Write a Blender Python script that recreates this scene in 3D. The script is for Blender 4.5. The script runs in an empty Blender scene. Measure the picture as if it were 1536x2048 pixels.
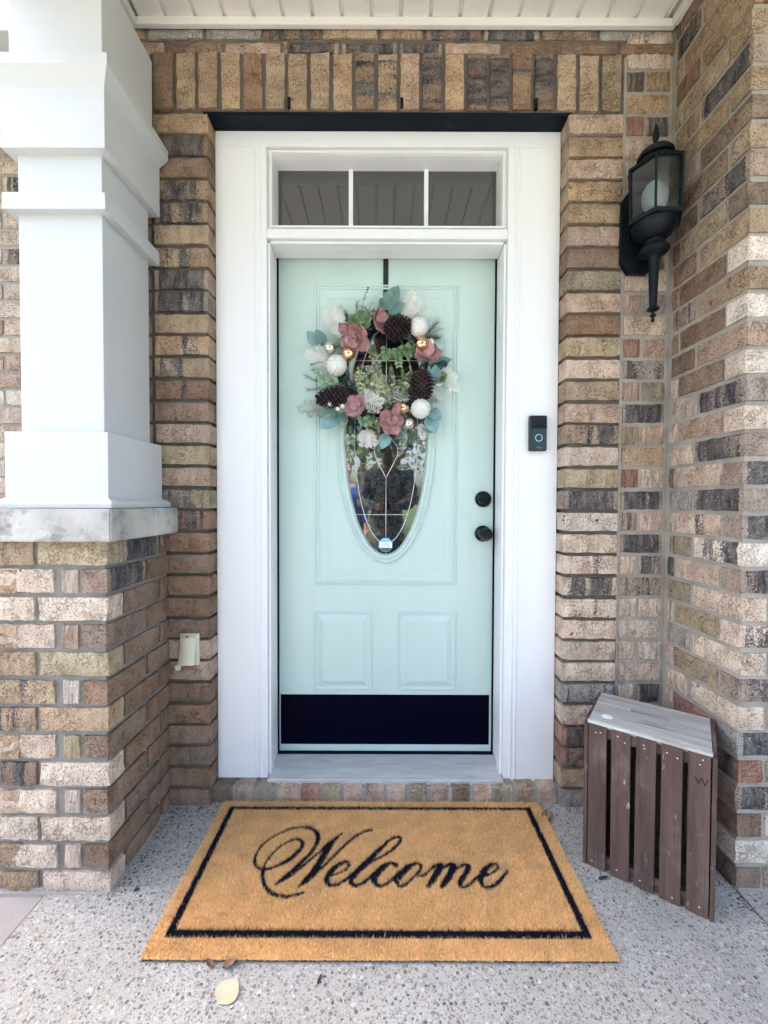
import bpy, bmesh, math, random
import numpy as np
from mathutils import Vector, Matrix
random.seed(7)
RNG = np.random.default_rng(11)
S = bpy.context.scene
COL = S.collection
R = math.radians

# ------------------------------------------------------------------ camera
cam = bpy.data.cameras.new('camera')
cam.sensor_fit = 'HORIZONTAL'; cam.sensor_width = 36.0; cam.lens = 19.953
cam.clip_start = 0.01; cam.clip_end = 500
camo = bpy.data.objects.new('camera', cam); COL.objects.link(camo)
_pt, _rl = 0.0212, -0.0035
fw = Vector((0, math.cos(_pt), -math.sin(_pt))); upv = Vector((0, math.sin(_pt), math.cos(_pt))); rt = Vector((1, 0, 0))
rt2 = rt*math.cos(_rl) - upv*math.sin(_rl); up2 = rt*math.sin(_rl) + upv*math.cos(_rl)
M = Matrix((rt2, up2, -fw)).transposed().to_4x4(); M.translation = (-0.007, -1.555, 1.2207)
camo.matrix_world = M
S.camera = camo

# ------------------------------------------------------------------ sky and sun
SUN_EL, SUN_AZ = 54.0, -121.0          # azimuth measured from straight out of the porch (-Y), negative = to the left
world = bpy.data.worlds.new('World'); S.world = world; world.use_nodes = True
wn = world.node_tree.nodes; wl = world.node_tree.links
sky = wn.new('ShaderNodeTexSky'); sky.sky_type = 'NISHITA'; sky.sun_disc = False
sky.sun_elevation = R(SUN_EL); sky.sun_rotation = R(180 - SUN_AZ)
sky.air_density = 1.0; sky.dust_density = 5.5; sky.ozone_density = 1.0
bg = wn['Background']; bg.inputs['Strength'].default_value = 0.15
wl.new(sky.outputs['Color'], bg.inputs['Color'])
sun = bpy.data.lights.new('sun', 'SUN'); sun.energy = 1.5; sun.angle = R(14); sun.color = (1.0, 0.96, 0.9)
suno = bpy.data.objects.new('sun', sun); COL.objects.link(suno)
sd = Vector((math.sin(R(SUN_AZ))*math.cos(R(SUN_EL)), -math.cos(R(SUN_AZ))*math.cos(R(SUN_EL)), math.sin(R(SUN_EL))))
suno.rotation_euler = sd.to_track_quat('Z', 'Y').to_euler(); suno.location = sd*20

S.view_settings.view_transform = 'Standard'; S.view_settings.look = 'None'
S.view_settings.exposure = 2.8; S.view_settings.gamma = 1.0
S.render.engine = 'CYCLES'; S.cycles.max_bounces = 6; S.cycles.diffuse_bounces = 4; S.cycles.glossy_bounces = 3; S.cycles.use_adaptive_sampling = True; S.cycles.adaptive_threshold = 0.03; S.cycles.use_denoising = True

# ------------------------------------------------------------------ material helpers
def nt(name):
    m = bpy.data.materials.new(name); m.use_nodes = True
    t = m.node_tree; return m, t, t.nodes['Principled BSDF']
def N(t, ty, **kw):
    n = t.nodes.new(ty)
    for k, v in kw.items(): setattr(n, k, v)
    return n
def noise(t, vec, scale, detail=4, rough=.55, dist=0):
    n = N(t, 'ShaderNodeTexNoise'); n.inputs['Scale'].default_value = scale; n.inputs['Detail'].default_value = detail
    n.inputs['Roughness'].default_value = rough; n.inputs['Distortion'].default_value = dist
    if vec is not None: t.links.new(vec, n.inputs['Vector'])
    return n.outputs['Fac']
def ramp(t, fac, pts):
    n = N(t, 'ShaderNodeValToRGB'); e = n.color_ramp.elements
    while len(e) < len(pts): e.new(0.5)
    for a, (p, c) in zip(e, pts):
        a.position = p; a.color = (*c, 1) if hasattr(c, '__len__') else (c, c, c, 1)
    t.links.new(fac, n.inputs['Fac']); return n.outputs['Color']
def mixc(t, fac, a, b, mode='MIX'):
    n = N(t, 'ShaderNodeMix', data_type='RGBA', blend_type=mode)
    for sock, v in ((n.inputs['Factor'], fac), (n.inputs[6], a), (n.inputs[7], b)):
        if hasattr(v, 'is_output'): t.links.new(v, sock)
        elif hasattr(v, '__len__'): sock.default_value = (*v, 1)
        else: sock.default_value = v
    return n.outputs[2]
def maprange(t, v, a, b, c=0., d=1.):
    n = N(t, 'ShaderNodeMapRange')
    for i, x in enumerate((v, a, b, c, d)):
        if hasattr(x, 'is_output'): t.links.new(x, n.inputs[i])
        else: n.inputs[i].default_value = x
    return n.outputs[0]
def math_(t, op, a, b=0.):
    n = N(t, 'ShaderNodeMath', operation=op)
    for i, x in enumerate((a, b)):
        if hasattr(x, 'is_output'): t.links.new(x, n.inputs[i])
        else: n.inputs[i].default_value = x
    return n.outputs[0]
def bump(t, bs, h, strength, dist):
    n = N(t, 'ShaderNodeBump'); n.inputs['Strength'].default_value = strength; n.inputs['Distance'].default_value = dist
    t.links.new(h, n.inputs['Height']); t.links.new(n.outputs[0], bs.inputs['Normal'])
def objvec(t, rnd=0.):
    tc = N(t, 'ShaderNodeTexCoord'); v = tc.outputs['Object']
    if rnd:
        oi = N(t, 'ShaderNodeObjectInfo'); s = math_(t, 'MULTIPLY', oi.outputs['Random'], rnd)
        a = N(t, 'ShaderNodeVectorMath', operation='ADD'); t.links.new(v, a.inputs[0]); t.links.new(s, a.inputs[1]); v = a.outputs[0]
    return v
def scaled(t, v, s):
    n = N(t, 'ShaderNodeVectorMath', operation='MULTIPLY'); t.links.new(v, n.inputs[0]); n.inputs[1].default_value = s
    return n.outputs[0]
def simple(name, col, rough=.6, var=.12, vscale=12, bumps=0., bscale=60, bdist=.002, metal=0., spec=None, coat=0., stretch=(1, 1, 1), dirt=None):
    m, t, b = nt(name); v = objvec(t, 3.7)
    vs = scaled(t, v, stretch)
    f = noise(t, vs, vscale)
    c = mixc(t, maprange(t, f, .3, .7), tuple(x*(1-var) for x in col), tuple(min(1, x*(1+var)) for x in col))
    if dirt:
        dcol, dsc, lo, hi = dirt
        c = mixc(t, maprange(t, noise(t, vs, dsc, 8, .65), lo, hi), c, dcol)
    t.links.new(c, b.inputs['Base Color'])
    b.inputs['Roughness'].default_value = rough; b.inputs['Metallic'].default_value = metal
    if spec is not None: b.inputs['Specular IOR Level'].default_value = spec
    if coat: b.inputs['Coat Weight'].default_value = coat
    if bumps: bump(t, b, noise(t, vs, bscale, 6), bumps, bdist)
    return m

# ---- brick: colour per brick from the object colour, alpha = how much dark kiln flash
def brick_mat():
    m, t, b = nt('brick'); v = objvec(t, 41.0)
    oi = N(t, 'ShaderNodeObjectInfo'); base = oi.outputs['Color']; fl = oi.outputs['Alpha']
    big = noise(t, v, 11, 2); c = mixc(t, maprange(t, big, .3, .7), mixc(t, 1., base, (.82, .78, .75), 'MULTIPLY'), mixc(t, 1., base, (1.14, 1.13, 1.12), 'MULTIPLY'))
    # clouds that run across the height of a brick
    cl = noise(t, scaled(t, v, (30, 30, 7)), 1., 3, .6)
    c = mixc(t, maprange(t, cl, .52, .72, 0, .6), c, mixc(t, 1., base, (1.26, 1.28, 1.28), 'MULTIPLY'))
    c = mixc(t, maprange(t, cl, .47, .30, 0, .6), c, mixc(t, 1., base, (.68, .56, .52), 'MULTIPLY'))
    # cracked skin
    nn = N(t, 'ShaderNodeTexNoise'); nn.inputs['Scale'].default_value = 60; nn.inputs['Detail'].default_value = 2
    t.links.new(v, nn.inputs['Vector']); wv = N(t, 'ShaderNodeVectorMath', operation='ADD'); t.links.new(v, wv.inputs[0]); t.links.new(scaled(t, nn.outputs['Color'], (.03, .03, .03)), wv.inputs[1])
    vo = N(t, 'ShaderNodeTexVoronoi', feature='DISTANCE_TO_EDGE'); vo.inputs['Scale'].default_value = 58; t.links.new(wv.outputs[0], vo.inputs['Vector'])
    lm = math_(t, 'MULTIPLY', maprange(t, vo.outputs['Distance'], .075, .0), maprange(t, noise(t, v, 19, 1), .46, .60))
    c = mixc(t, math_(t, 'MULTIPLY', lm, .34), c, mixc(t, 1., base, (.36, .22, .19), 'MULTIPLY'))
    # dark kiln flash in upright streaks, fading at the brick ends
    sx = N(t, 'ShaderNodeSeparateXYZ'); tc = N(t, 'ShaderNodeTexCoord'); t.links.new(tc.outputs['Object'], sx.inputs[0]); ax = math_(t, 'ABSOLUTE', sx.outputs[0])
    fs = noise(t, scaled(t, v, (22, 22, 2.4)), 1., 2, .5); thr = maprange(t, fl, 0., 1., .80, .20); pit = noise(t, v, 210, 1, .5)
    edge = maprange(t, math_(t, 'ADD', ax, math_(t, 'MULTIPLY', fs, .03)), .094, .106, 0, .6)
    fm = maprange(t, math_(t, 'SUBTRACT', math_(t, 'ADD', fs, maprange(t, pit, .3, .7, -.07, .07)), math_(t, 'ADD', thr, edge)), .0, .10)
    dk = mixc(t, maprange(t, noise(t, scaled(t, v, (45, 45, 12)), 1., 3), .35, .65), (.030, .032, .042), (.17, .155, .15))
    c = mixc(t, math_(t, 'MULTIPLY', fm, .92), c, dk)
    rd = maprange(t, noise(t, v, 26, 2, .5), .735, .75); c = mixc(t, rd, c, (.27, .075, .05))
    # open pores
    pm = maprange(t, pit, .60, .68); c = mixc(t, math_(t, 'MULTIPLY', pm, .5), c, mixc(t, 1., base, (.26, .17, .15), 'MULTIPLY'))
    sp = maprange(t, pit, .36, .29); c = mixc(t, math_(t, 'MULTIPLY', sp, .45), c, mixc(t, 1., base, (1.45, 1.42, 1.38), 'MULTIPLY'))
    t.links.new(c, b.inputs['Base Color']); b.inputs['Roughness'].default_value = .93; b.inputs['Specular IOR Level'].default_value = .2
    h = math_(t, 'SUBTRACT', math_(t, 'ADD', noise(t, v, 130, 3, .6), math_(t, 'MULTIPLY', noise(t, v, 38, 2), 1.2)), math_(t, 'ADD', math_(t, 'MULTIPLY', pm, .9), math_(t, 'MULTIPLY', lm, .9)))
    bump(t, b, h, .9, .004)
    return m
MB_ = brick_mat()
def mortar_mat(name, col):
    m, t, b = nt(name); v = objvec(t)
    f = noise(t, v, 9, 6, .6); c = mixc(t, maprange(t, f, .3, .7), tuple(x*.72 for x in col), tuple(x*1.15 for x in col))
    c = mixc(t, maprange(t, noise(t, v, 300, 2), .55, .7, 0, .5), c, tuple(x*.5 for x in col))
    t.links.new(c, b.inputs['Base Color']); b.inputs['Roughness'].default_value = .95
    bump(t, b, noise(t, v, 170, 5, .7), .7, .003); return m
M_MORT = mortar_mat('mortar', (.385, .35, .305))
M_MORT2 = mortar_mat('mortar_raked_shaded', (.14, .12, .10)); M_MORT3 = mortar_mat('mortar_shaded', (.27, .25, .225))  # both darkened to deepen the shade in the joints

def aggregate_mat():
    m, t, b = nt('exposed_aggregate'); v = objvec(t)
    cem = mixc(t, maprange(t, noise(t, v, 5, 6, .6), .3, .7), (.36, .335, .30), (.46, .43, .39))
    cem = mixc(t, maprange(t, noise(t, v, 420, 2), .5, .7, 0, .5), cem, (.2, .2, .2))
    col = cem; hs = None
    wv = N(t, 'ShaderNodeVectorMath', operation='ADD'); nn = N(t, 'ShaderNodeTexNoise'); nn.inputs['Scale'].default_value = 90
    t.links.new(v, nn.inputs['Vector']); sc = scaled(t, nn.outputs['Color'], (.006, .006, 0)); t.links.new(v, wv.inputs[0]); t.links.new(sc, wv.inputs[1])
    for scale, thr, k in ((230, .50, .85), (112, .43, .92)):
        vo = N(t, 'ShaderNodeTexVoronoi'); vo.inputs['Scale'].default_value = scale; vo.inputs['Randomness'].default_value = 1
        t.links.new(wv.outputs[0], vo.inputs['Vector'])
        se = N(t, 'ShaderNodeSeparateColor'); t.links.new(vo.outputs['Color'], se.inputs[0])
        pc = ramp(t, se.outputs[0], [(0, (.05, .055, .06)), (.08, (.10, .105, .11)), (.22, (.19, .19, .19)), (.38, (.27, .26, .25)), (.52, (.36, .335, .295)), (.64, (.30, .235, .17)), (.72, (.17, .09, .06)), (.78, (.22, .215, .21)), (.88, (.42, .40, .37)), (.96, (.54, .53, .51))])
        tt = maprange(t, se.outputs[1], 0, 1, thr*.55, thr*1.3)
        mk = maprange(t, math_(t, 'SUBTRACT', tt, vo.outputs['Distance']), 0, .07)
        mk = math_(t, 'MULTIPLY', mk, maprange(t, se.outputs[2], .22, .25))
        col = mixc(t, math_(t, 'MULTIPLY', mk, k), col, pc)
        hs = mk if hs is None else math_(t, 'MAXIMUM', hs, mk)
    grime = maprange(t, noise(t, v, 1.7, 5, .6), .55, .75, 0, .25); col = mixc(t, grime, col, (.16, .15, .14))
    t.links.new(col, b.inputs['Base Color']); b.inputs['Roughness'].default_value = .75
    bump(t, b, math_(t, 'ADD', hs, math_(t, 'MULTIPLY', noise(t, v, 250, 4), .5)), .6, .003)
    return m
M_AGG = aggregate_mat()

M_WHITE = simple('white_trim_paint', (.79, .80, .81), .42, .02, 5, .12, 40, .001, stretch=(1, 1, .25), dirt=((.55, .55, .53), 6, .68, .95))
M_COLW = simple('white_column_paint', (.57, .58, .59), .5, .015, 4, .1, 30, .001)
M_SOFFIT = simple('vinyl_soffit', (.70, .68, .63), .5, .03, 3)
M_MINT = simple('mint_door_paint', (.525, .66, .62), .36, .035, 6, .12, 50, .0012, stretch=(1, 1, .12), dirt=((.44, .53, .50), 5, .66, .9))
M_BLACK = simple('black_bronze', (.002, .003, .007), .16, .2, 20, .05, 90, .0005, spec=.3)
M_KICK = simple('navy_black_plate', (.0002, .0002, .008), .42, .1, 8, spec=.06)
M_LINTEL = simple('teal_black_lintel', (.003, .006, .012), .5, .2, 6, .3, 25, .002, spec=.15, dirt=((.010, .028, .034), 9, .6, .7))
M_LANT = simple('verdigris_black_metal', (.003, .006, .011), .5, .3, 14, .3, 60, .001, spec=.25)
M_CONC = simple('cast_concrete', (.49, .47, .435), .92, .18, 9, .9, 70, .006, dirt=((.23, .22, .205), 11, .52, .66))
M_PATH = simple('path_concrete', (.33, .295, .275), .9, .1, 5, .5, 120, .002, dirt=((.3, .28, .26), 4, .6, .8))
M_ALU = simple('aluminium_sill', (.62, .62, .61), .36, .12, 10, .15, 60, .001, metal=.4, dirt=((.3, .29, .27), 8, .6, .85), stretch=(1, 6, 1))
M_SEAL = simple('weatherstrip', (.002, .004, .009), .8, .2, spec=.1)
M_BEIGE = simple('almond_plastic', (.62, .60, .47), .45, .05, 8)
M_LAWN = simple('lawn', (.05, .09, .03), .95, .3, 2, .6, 30, .03)
M_SOIL = simple('dark_gap', (.03, .028, .025), 1., .2)
M_TRUNK = simple('bark', (.09, .07, .05), .95, .3, 8, .8, 20, .02)
M_CAME = simple('pewter_came', (.70, .68, .60), .3, .1, 30, metal=.7)
M_BULB = simple('frosted_bulb', (.88, .88, .85), .5, .03)

def glass_mat(name, base, ior=1.9, rough=.015, wav=.12, wsc=14):
    m, t, b = nt(name); v = objvec(t)
    b.inputs['Base Color'].default_value = (*base, 1); b.inputs['Roughness'].default_value = rough; b.inputs['IOR'].default_value = ior
    bump(t, b, noise(t, v, wsc, 2), wav, .004); return m
M_GLASS = glass_mat('leaded_glass', (.010, .014, .017), 3.3, .02, .10, 12)
M_TGLASS = glass_mat('transom_glass', (.034, .035, .038), 2.0, .03, .03, 5)
def lantern_glass():
    m, t, b = nt('smoked_lantern_glass'); tr = N(t, 'ShaderNodeBsdfTransparent'); tr.inputs[0].default_value = (.74, .79, .80, 1)
    gl = N(t, 'ShaderNodeBsdfGlossy'); gl.inputs['Roughness'].default_value = .08; gl.inputs[0].default_value = (.8, .8, .8, 1)
    fr = N(t, 'ShaderNodeFresnel'); fr.inputs[0].default_value = 1.45
    df = N(t, 'ShaderNodeBsdfDiffuse'); df.inputs[0].default_value = (.25, .24, .22, 1)
    m1 = N(t, 'ShaderNodeMixShader'); t.links.new(fr.outputs[0], m1.inputs[0]); t.links.new(tr.outputs[0], m1.inputs[1]); t.links.new(gl.outputs[0], m1.inputs[2])
    m2 = N(t, 'ShaderNodeMixShader'); t.links.new(maprange(t, noise(t, objvec(t), 25, 4), .4, .8, .01, .09), m2.inputs[0]); t.links.new(m1.outputs[0], m2.inputs[1]); t.links.new(df.outputs[0], m2.inputs[2])
    t.links.new(m2.outputs[0], t.nodes['Material Output'].inputs['Surface']); return m
M_LGLASS = lantern_glass()

# ------------------------------------------------------------------ mesh helpers
def link(name, me, mat=None, parent=None, loc=None, rot=None):
    o = bpy.data.objects.new(name, me); COL.objects.link(o)
    if mat is not None and me is not None and not me.materials: me.materials.append(mat)
    if parent is not None: o.parent = parent
    if loc is not None: o.location = loc
    if rot is not None: o.rotation_euler = rot
    return o
def pyd(name, v, f, smooth=False):
    me = bpy.data.meshes.new(name); me.from_pydata([tuple(p) for p in v], [], f); me.update()
    if smooth: me.polygons.foreach_set('use_smooth', [True]*len(me.polygons))
    return me
def bm2me(name, bm, smooth=False):
    me = bpy.data.meshes.new(name); bm.normal_update(); bm.to_mesh(me); bm.free()
    if smooth: me.polygons.foreach_set('use_smooth', [True]*len(me.polygons))
    return me
def bmbox(bm, x0, x1, y0, y1, z0, z1):
    vs = [bm.verts.new((x, y, z)) for x in (x0, x1) for y in (y0, y1) for z in (z0, z1)]
    for q in ((0, 1, 3, 2), (4, 6, 7, 5), (0, 4, 5, 1), (2, 3, 7, 6), (0, 2, 6, 4), (1, 5, 7, 3)): bm.faces.new([vs[i] for i in q])
def box(name, x0, x1, y0, y1, z0, z1, mat, parent=None, bev=.0015, seg=2):
    bm = bmesh.new(); bmbox(bm, x0, x1, y0, y1, z0, z1); bmesh.ops.recalc_face_normals(bm, faces=bm.faces)
    if bev: bmesh.ops.bevel(bm, geom=list(bm.edges), offset=bev, segments=seg, affect='EDGES', profile=.5)
    return link(name, bm2me(name, bm), mat, parent)
def lathe(name, prof, mat, parent=None, axis='Z', c=(0, 0, 0), n=28, smooth=True):
    v = []; f = []
    for r_, h in prof:
        for i in range(n):
            a = 2*math.pi*i/n
            if axis == 'Z': v.append((c[0]+r_*math.cos(a), c[1]+r_*math.sin(a), c[2]+h))
            else: v.append((c[0]+r_*math.cos(a), c[1]-h, c[2]+r_*math.sin(a)))
    for k in range(len(prof)-1):
        for i in range(n):
            j = (i+1) % n; f.append((k*n+i, k*n+j, (k+1)*n+j, (k+1)*n+i))
    f.append(tuple(range(n))[::-1]); f.append(tuple(range((len(prof)-1)*n, len(prof)*n)))
    me = pyd(name, v, f, False)
    bm = bmesh.new(); bm.from_mesh(me); bmesh.ops.recalc_face_normals(bm, faces=bm.faces); bm.to_mesh(me); bm.free()
    if smooth:
        me.polygons.foreach_set('use_smooth', [True]*len(me.polygons)); me.set_sharp_from_angle(angle=R(40))
    return link(name, me, mat, parent)
def tube_data(pts, rad, n=6):
    pts = [Vector(p) for p in pts]; v = []; f = []
    rads = rad if hasattr(rad, '__len__') else [rad]*len(pts)
    for i, p in enumerate(pts):
        d = (pts[min(i+1, len(pts)-1)] - pts[max(i-1, 0)])
        d = d.normalized() if d.length > 1e-9 else Vector((0, 0, 1))
        a = d.orthogonal().normalized() if i == 0 else (a_prev - d*a_prev.dot(d)).normalized()
        a_prev = a; b = d.cross(a)
        for k in range(n):
            t_ = 2*math.pi*k/n; v.append(p + (a*math.cos(t_) + b*math.sin(t_))*rads[i])
    for i in range(len(pts)-1):
        for k in range(n):
            j = (k+1) % n; f.append((i*n+k, i*n+j, (i+1)*n+j, (i+1)*n+k))
    f.append(tuple(range(n))[::-1]); f.append(tuple(range((len(pts)-1)*n, len(pts)*n)))
    return v, f
class MBuf:
    def __init__(s): s.v = []; s.f = []
    def add(s, v, f):
        o = len(s.v); s.v += [tuple(p) for p in v]; s.f += [tuple(i+o for i in q) for q in f]
    def tube(s, pts, rad, n=6): s.add(*tube_data(pts, rad, n))
    def build(s, name, mat, parent=None, smooth=False, loc=None): return link(name, pyd(name, s.v, s.f, smooth), mat, parent, loc)
def empty(name, loc, label, cat, group=None):
    o = bpy.data.objects.new(name, None); o.empty_display_size = .05; o.location = loc; COL.objects.link(o)
    tag(o, label, cat, group); return o
def tag(o, label, cat, group=None):
    o['label'] = label; o['category'] = cat
    if group: o['group'] = group
    return o
def struct(o): o['kind'] = 'structure'; return o
def extrude_rect_profile(x0, x1, z0, z1, prof, y, fill=False):
    """mitred picture-frame moulding: prof = [(inset, proud)], proud towards -Y"""
    v = []; f = []
    for d, p in prof: v += [(x0+d, y-p, z0+d), (x1-d, y-p, z0+d), (x1-d, y-p, z1-d), (x0+d, y-p, z1-d)]
    for k in range(len(prof)-1):
        for i in range(4):
            j = (i+1) % 4; f.append((k*4+i, k*4+j, (k+1)*4+j, (k+1)*4+i))
    if fill: k = len(prof)-1; f.append((k*4, k*4+1, k*4+2, k*4+3))
    return v, f
def text_mesh(name, body, size, mat, parent, loc, rot=(R(90), 0, 0), ext=.0002):
    cu = bpy.data.curves.new(name, 'FONT'); cu.body = body; cu.size = size; cu.align_x = 'CENTER'; cu.align_y = 'CENTER'; cu.extrude = ext
    ob = bpy.data.objects.new(name+'_tmp', cu); COL.objects.link(ob)
    me = bpy.data.meshes.new_from_object(ob.evaluated_get(bpy.context.evaluated_depsgraph_get())); me.name = name
    bpy.data.objects.remove(ob); bpy.data.curves.remove(cu); me.materials.clear()
    return link(name, me, mat, parent, loc, rot)

# ------------------------------------------------------------------ the ground
Z0 = .095
def sheet(name, x0, x1, y0, y1, z, mat, th=.1, bev=.003):
    return struct(box(name, x0, x1, y0, y1, z-th, z, mat, None, bev))
sheet('ground', -150, 150, -150, 30, -.06, M_LAWN, .3, 0)
sheet('floor', -.974, 1.0225, -3.3, .03, Z0, M_AGG)
sheet('floor', 1.0275, 4.2, -3.3, -.30, Z0, M_AGG)
sheet('path', -2.6, -.979, -3.3, .5, Z0-.006, M_PATH)
sheet('bounce_paving', -6, 7, -9.5, -3.36, -.02, simple('bounce_paving_concrete', (.48, .46, .43), .9, .1, 3, .4, 60, .002), .1)  # added pale paving, unseen, that bounces light up into the porch
sheet('soil', -2.7, 4.3, -3.35, .5, Z0-.03, M_SOIL, .1, 0)

# ------------------------------------------------------------------ bricks
PITCH, BL, BH, BD, ZT = .0794, .197, .0672, .074, 2.55
def cz_(c): return ZT - PITCH*c          # underside of course c
def brick_mesh(k):
    rg = random.Random(100+k); nx, nz = 9, 4; v = []; f = []
    for j in range(nz):
        for i in range(nx):
            ed = i in (0, nx-1) or j in (0, nz-1)
            x = -.5*BL + BL*i/(nx-1); z = -.5*BH + BH*j/(nz-1)
            x += rg.uniform(-.0018, .0018) if not ed else (rg.uniform(-.0012, .0026)*(1 if i == 0 else -1 if i == nx-1 else rg.choice((-1, 1))))
            z += rg.uniform(-.0018, .0018) if not ed else (rg.uniform(-.0010, .0024)*(1 if j == 0 else -1 if j == nz-1 else rg.choice((-1, 1))))
            v.append((x, (rg.uniform(.0012, .0050) if ed else rg.uniform(-.0020, .0016)), z))
    for j in range(nz-1):
        for i in range(nx-1): a = j*nx+i; f.append((a, a+1, a+nx+1, a+nx))
    ring = [i for i in range(nx)] + [j*nx+nx-1 for j in range(1, nz)] + [(nz-1)*nx+i for i in range(nx-2, -1, -1)] + [j*nx for j in range(nz-2, 0, -1)]
    o = len(v)
    for r_ in ring: v.append((v[r_][0]*1.0, BD, v[r_][2]*1.0))
    n = len(ring)
    for i in range(n): j = (i+1) % n; f.append((ring[i], o+i, o+j, ring[j]))
    f.append(tuple(o+i for i in range(n))[::-1])
    me = pyd('brick', v, f); me.materials.append(MB_)
    bm = bmesh.new(); bm.from_mesh(me); bmesh.ops.recalc_face_normals(bm, faces=bm.faces); bm.to_mesh(me); bm.free()
    return me
BM = [brick_mesh(k) for k in range(16)]
PAL = dict(t=(.41, .305, .21), c=(.62, .515, .415), p=(.47, .345, .27), q=(.60, .48, .39), y=(.46, .385, .26), o=(.34, .28, .20), b=(.265, .185, .135), g=(.37, .34, .305), r=(.36, .21, .165), w=(.68, .60, .515), k=(.37, .295, .245))  # brown is kept dark for the shaded pier side and left strip
def bcol(code):
    """letter = clay colour, digit 0-9 = how much kiln flash"""
    c = PAL[code[0]]; j = random.uniform(.9, 1.1)
    h = random.uniform(-.02, .02)
    return (max(.01, c[0]*j+h), c[1]*j, max(.01, c[2]*j-h*.5), (int(code[1])/9. if len(code) > 1 else 0))
def rcode(w='tttccppqqqyobgwt', flash=.16):
    c = random.choice(w)
    r_ = random.random()
    if r_ < flash*.45: return 'k9'
    if r_ < flash: return c+str(random.randint(4, 7))
    return c+str(random.randint(0, 2))
def brick(par, cx, cy, zb, ln, rz=0., code=None, h=BH, dpt=1., soldier=False):
    """(cx, cy) = middle of the outer face, zb = underside"""
    o = bpy.data.objects.new('brick', random.choice(BM)); COL.objects.link(o); o.parent = par
    jy = random.uniform(-.0018, .0018); cx += jy*math.sin(-rz); cy += jy*math.cos(rz)
    o.location = (cx, cy, zb+h/2+random.uniform(-.0012, .0012)) if not soldier else (cx, cy, zb+BL/2+random.uniform(-.003, .003))
    o.scale = (ln/BL, dpt, h/BH)
    o.rotation_euler = (random.uniform(-.004, .004), (R(90) if soldier else 0)+random.uniform(-.006, .006), rz+random.uniform(-.006, .006))
    o.color = bcol(code or rcode()); return o
def tube_wall(name, label): return empty(name, (0, 0, 0), label, 'wall')

def far_brick():
    m, t, b = nt('far_brick'); v = objvec(t); sp = N(t, 'ShaderNodeSeparateXYZ'); t.links.new(v, sp.inputs[0]); cb = N(t, 'ShaderNodeCombineXYZ')
    t.links.new(math_(t, 'ADD', sp.outputs[0], sp.outputs[1]), cb.inputs[0]); t.links.new(sp.outputs[2], cb.inputs[1])
    br = N(t, 'ShaderNodeTexBrick'); br.inputs['Scale'].default_value = 1.; br.inputs['Brick Width'].default_value = .209; br.inputs['Row Height'].default_value = PITCH; br.inputs['Mortar Size'].default_value = .006
    br.inputs['Color1'].default_value = (.55, .45, .36, 1); br.inputs['Color2'].default_value = (.36, .26, .19, 1); br.inputs['Mortar'].default_value = (.38, .35, .31, 1); t.links.new(cb.outputs[0], br.inputs['Vector'])
    t.links.new(mixc(t, maprange(t, noise(t, v, 40, 3), .35, .7, 0, .5), br.outputs['Color'], (.25, .18, .14)), b.inputs['Base Color']); b.inputs['Roughness'].default_value = .93; return m
# --- wall round the door
W = empty('brick_wall', (0, 0, 0), 'brown and tan brick house wall round the mint front door', 'wall')
LC = 't1 b9 b0 t5 t6 t0 t5 k8 k7 t0 t4 t5 b3 b2 p1 y0 p1 o3 b4 b1 b1 b1 b1 b1 p2 p1 b1 b1 b1 b1 b1 b3'.split()  # brown run low on the left strip paints in its shade
RC = 'p1 t1 p1 t0 t1 p1 b1 o2 p1 b2 y1 q0 o1 p0 t5 q0 y0 k7 w1 c1 q4 c7 c4 c1 q0 q0 g5 c3 r6 r6 t2 g4'.split()
for c in range(0, 32):
    brick(W, -.7435, 0, cz_(c), BL, 0, LC[c]); brick(W, .7505, 0, cz_(c), BL, 0, RC[c])
SEC = {10: 'r2 p1', 11: 'k6 c1', 12: 'p2 o1', 14: 'o1 p1', 16: 'r1 c1', 17: 'k8', 18: 'p5 q0', 19: 'k8', 20: 'q1 k7', 21: 'k5', 26: 'c2 k9', 0: 'r1 k7', -2: 'b6 t1', 22: 'q1 c1', 23: 'q1', 24: 'q3 w3', 25: 'q2'}
for c in range(-4, 32):
    two = c % 2 == 0; cs = SEC.get(c, '').split()
    if two:
        brick(W, .8945, .008, cz_(c), .062, 0, cs[0] if cs else None); brick(W, .977, .008, cz_(c), .082, 0, cs[1] if len(cs) > 1 else None)
    else: brick(W, .94, .008, cz_(c), .153, 0, cs[0] if cs else None)
for c in range(-4, 20):                    # behind the column
    brick(W, -.955 - (.1 if c % 2 else 0), .006, cz_(c), BL, 0, rcode('tbtb', .3)); brick(W, -1.164 - (.1 if c % 2 else 0)*.3, .006, cz_(c), BL, 0, rcode('tbt', .2))
    if c % 2: brick(W, -.9, .006, cz_(c), .085, 0, rcode('tbk', .3))
SO = 'b1 t1 t1 t2 b0 t1 t2 t2 t3 b5 t4 p2 b6 t2 b8 b9 b2 b6 t2 t3 o1 b1'.split()
for i in range(21):
    brick(W, -.804 + i*.0804, 0, cz_(-1)+.004, BL, 0, SO[i], soldier=True)
x = -1.0
while x < 1.0:
    ln = random.choice((.197, .197, .15)); brick(W, x+ln/2, .004, 2.834, ln, 0, rcode('btppb', .25), h=.036)
    brick(W, x+ln/2-.07, .004, 2.884, ln, 0, rcode('btbg', .3)); x += ln+.012
bm = bmesh.new()
bmbox(bm, -1.30, -.657, .015, .24, 0, 3.05); bmbox(bm, .664, .8555, .0145, .24, 0, 2.83); bmbox(bm, .8555, 1.06, .0165, .24, 0, 3.05)
bmbox(bm, -.657, .664, .012, .24, 2.6255, 3.05); bmbox(bm, -.657, .664, .10, .24, 0.03, .15)
bmbox(bm, .664, .8555, .0125, .24, 2.83, 3.05)
link('mortar', bm2me('mortar', bm), M_MORT2, W)
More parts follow.
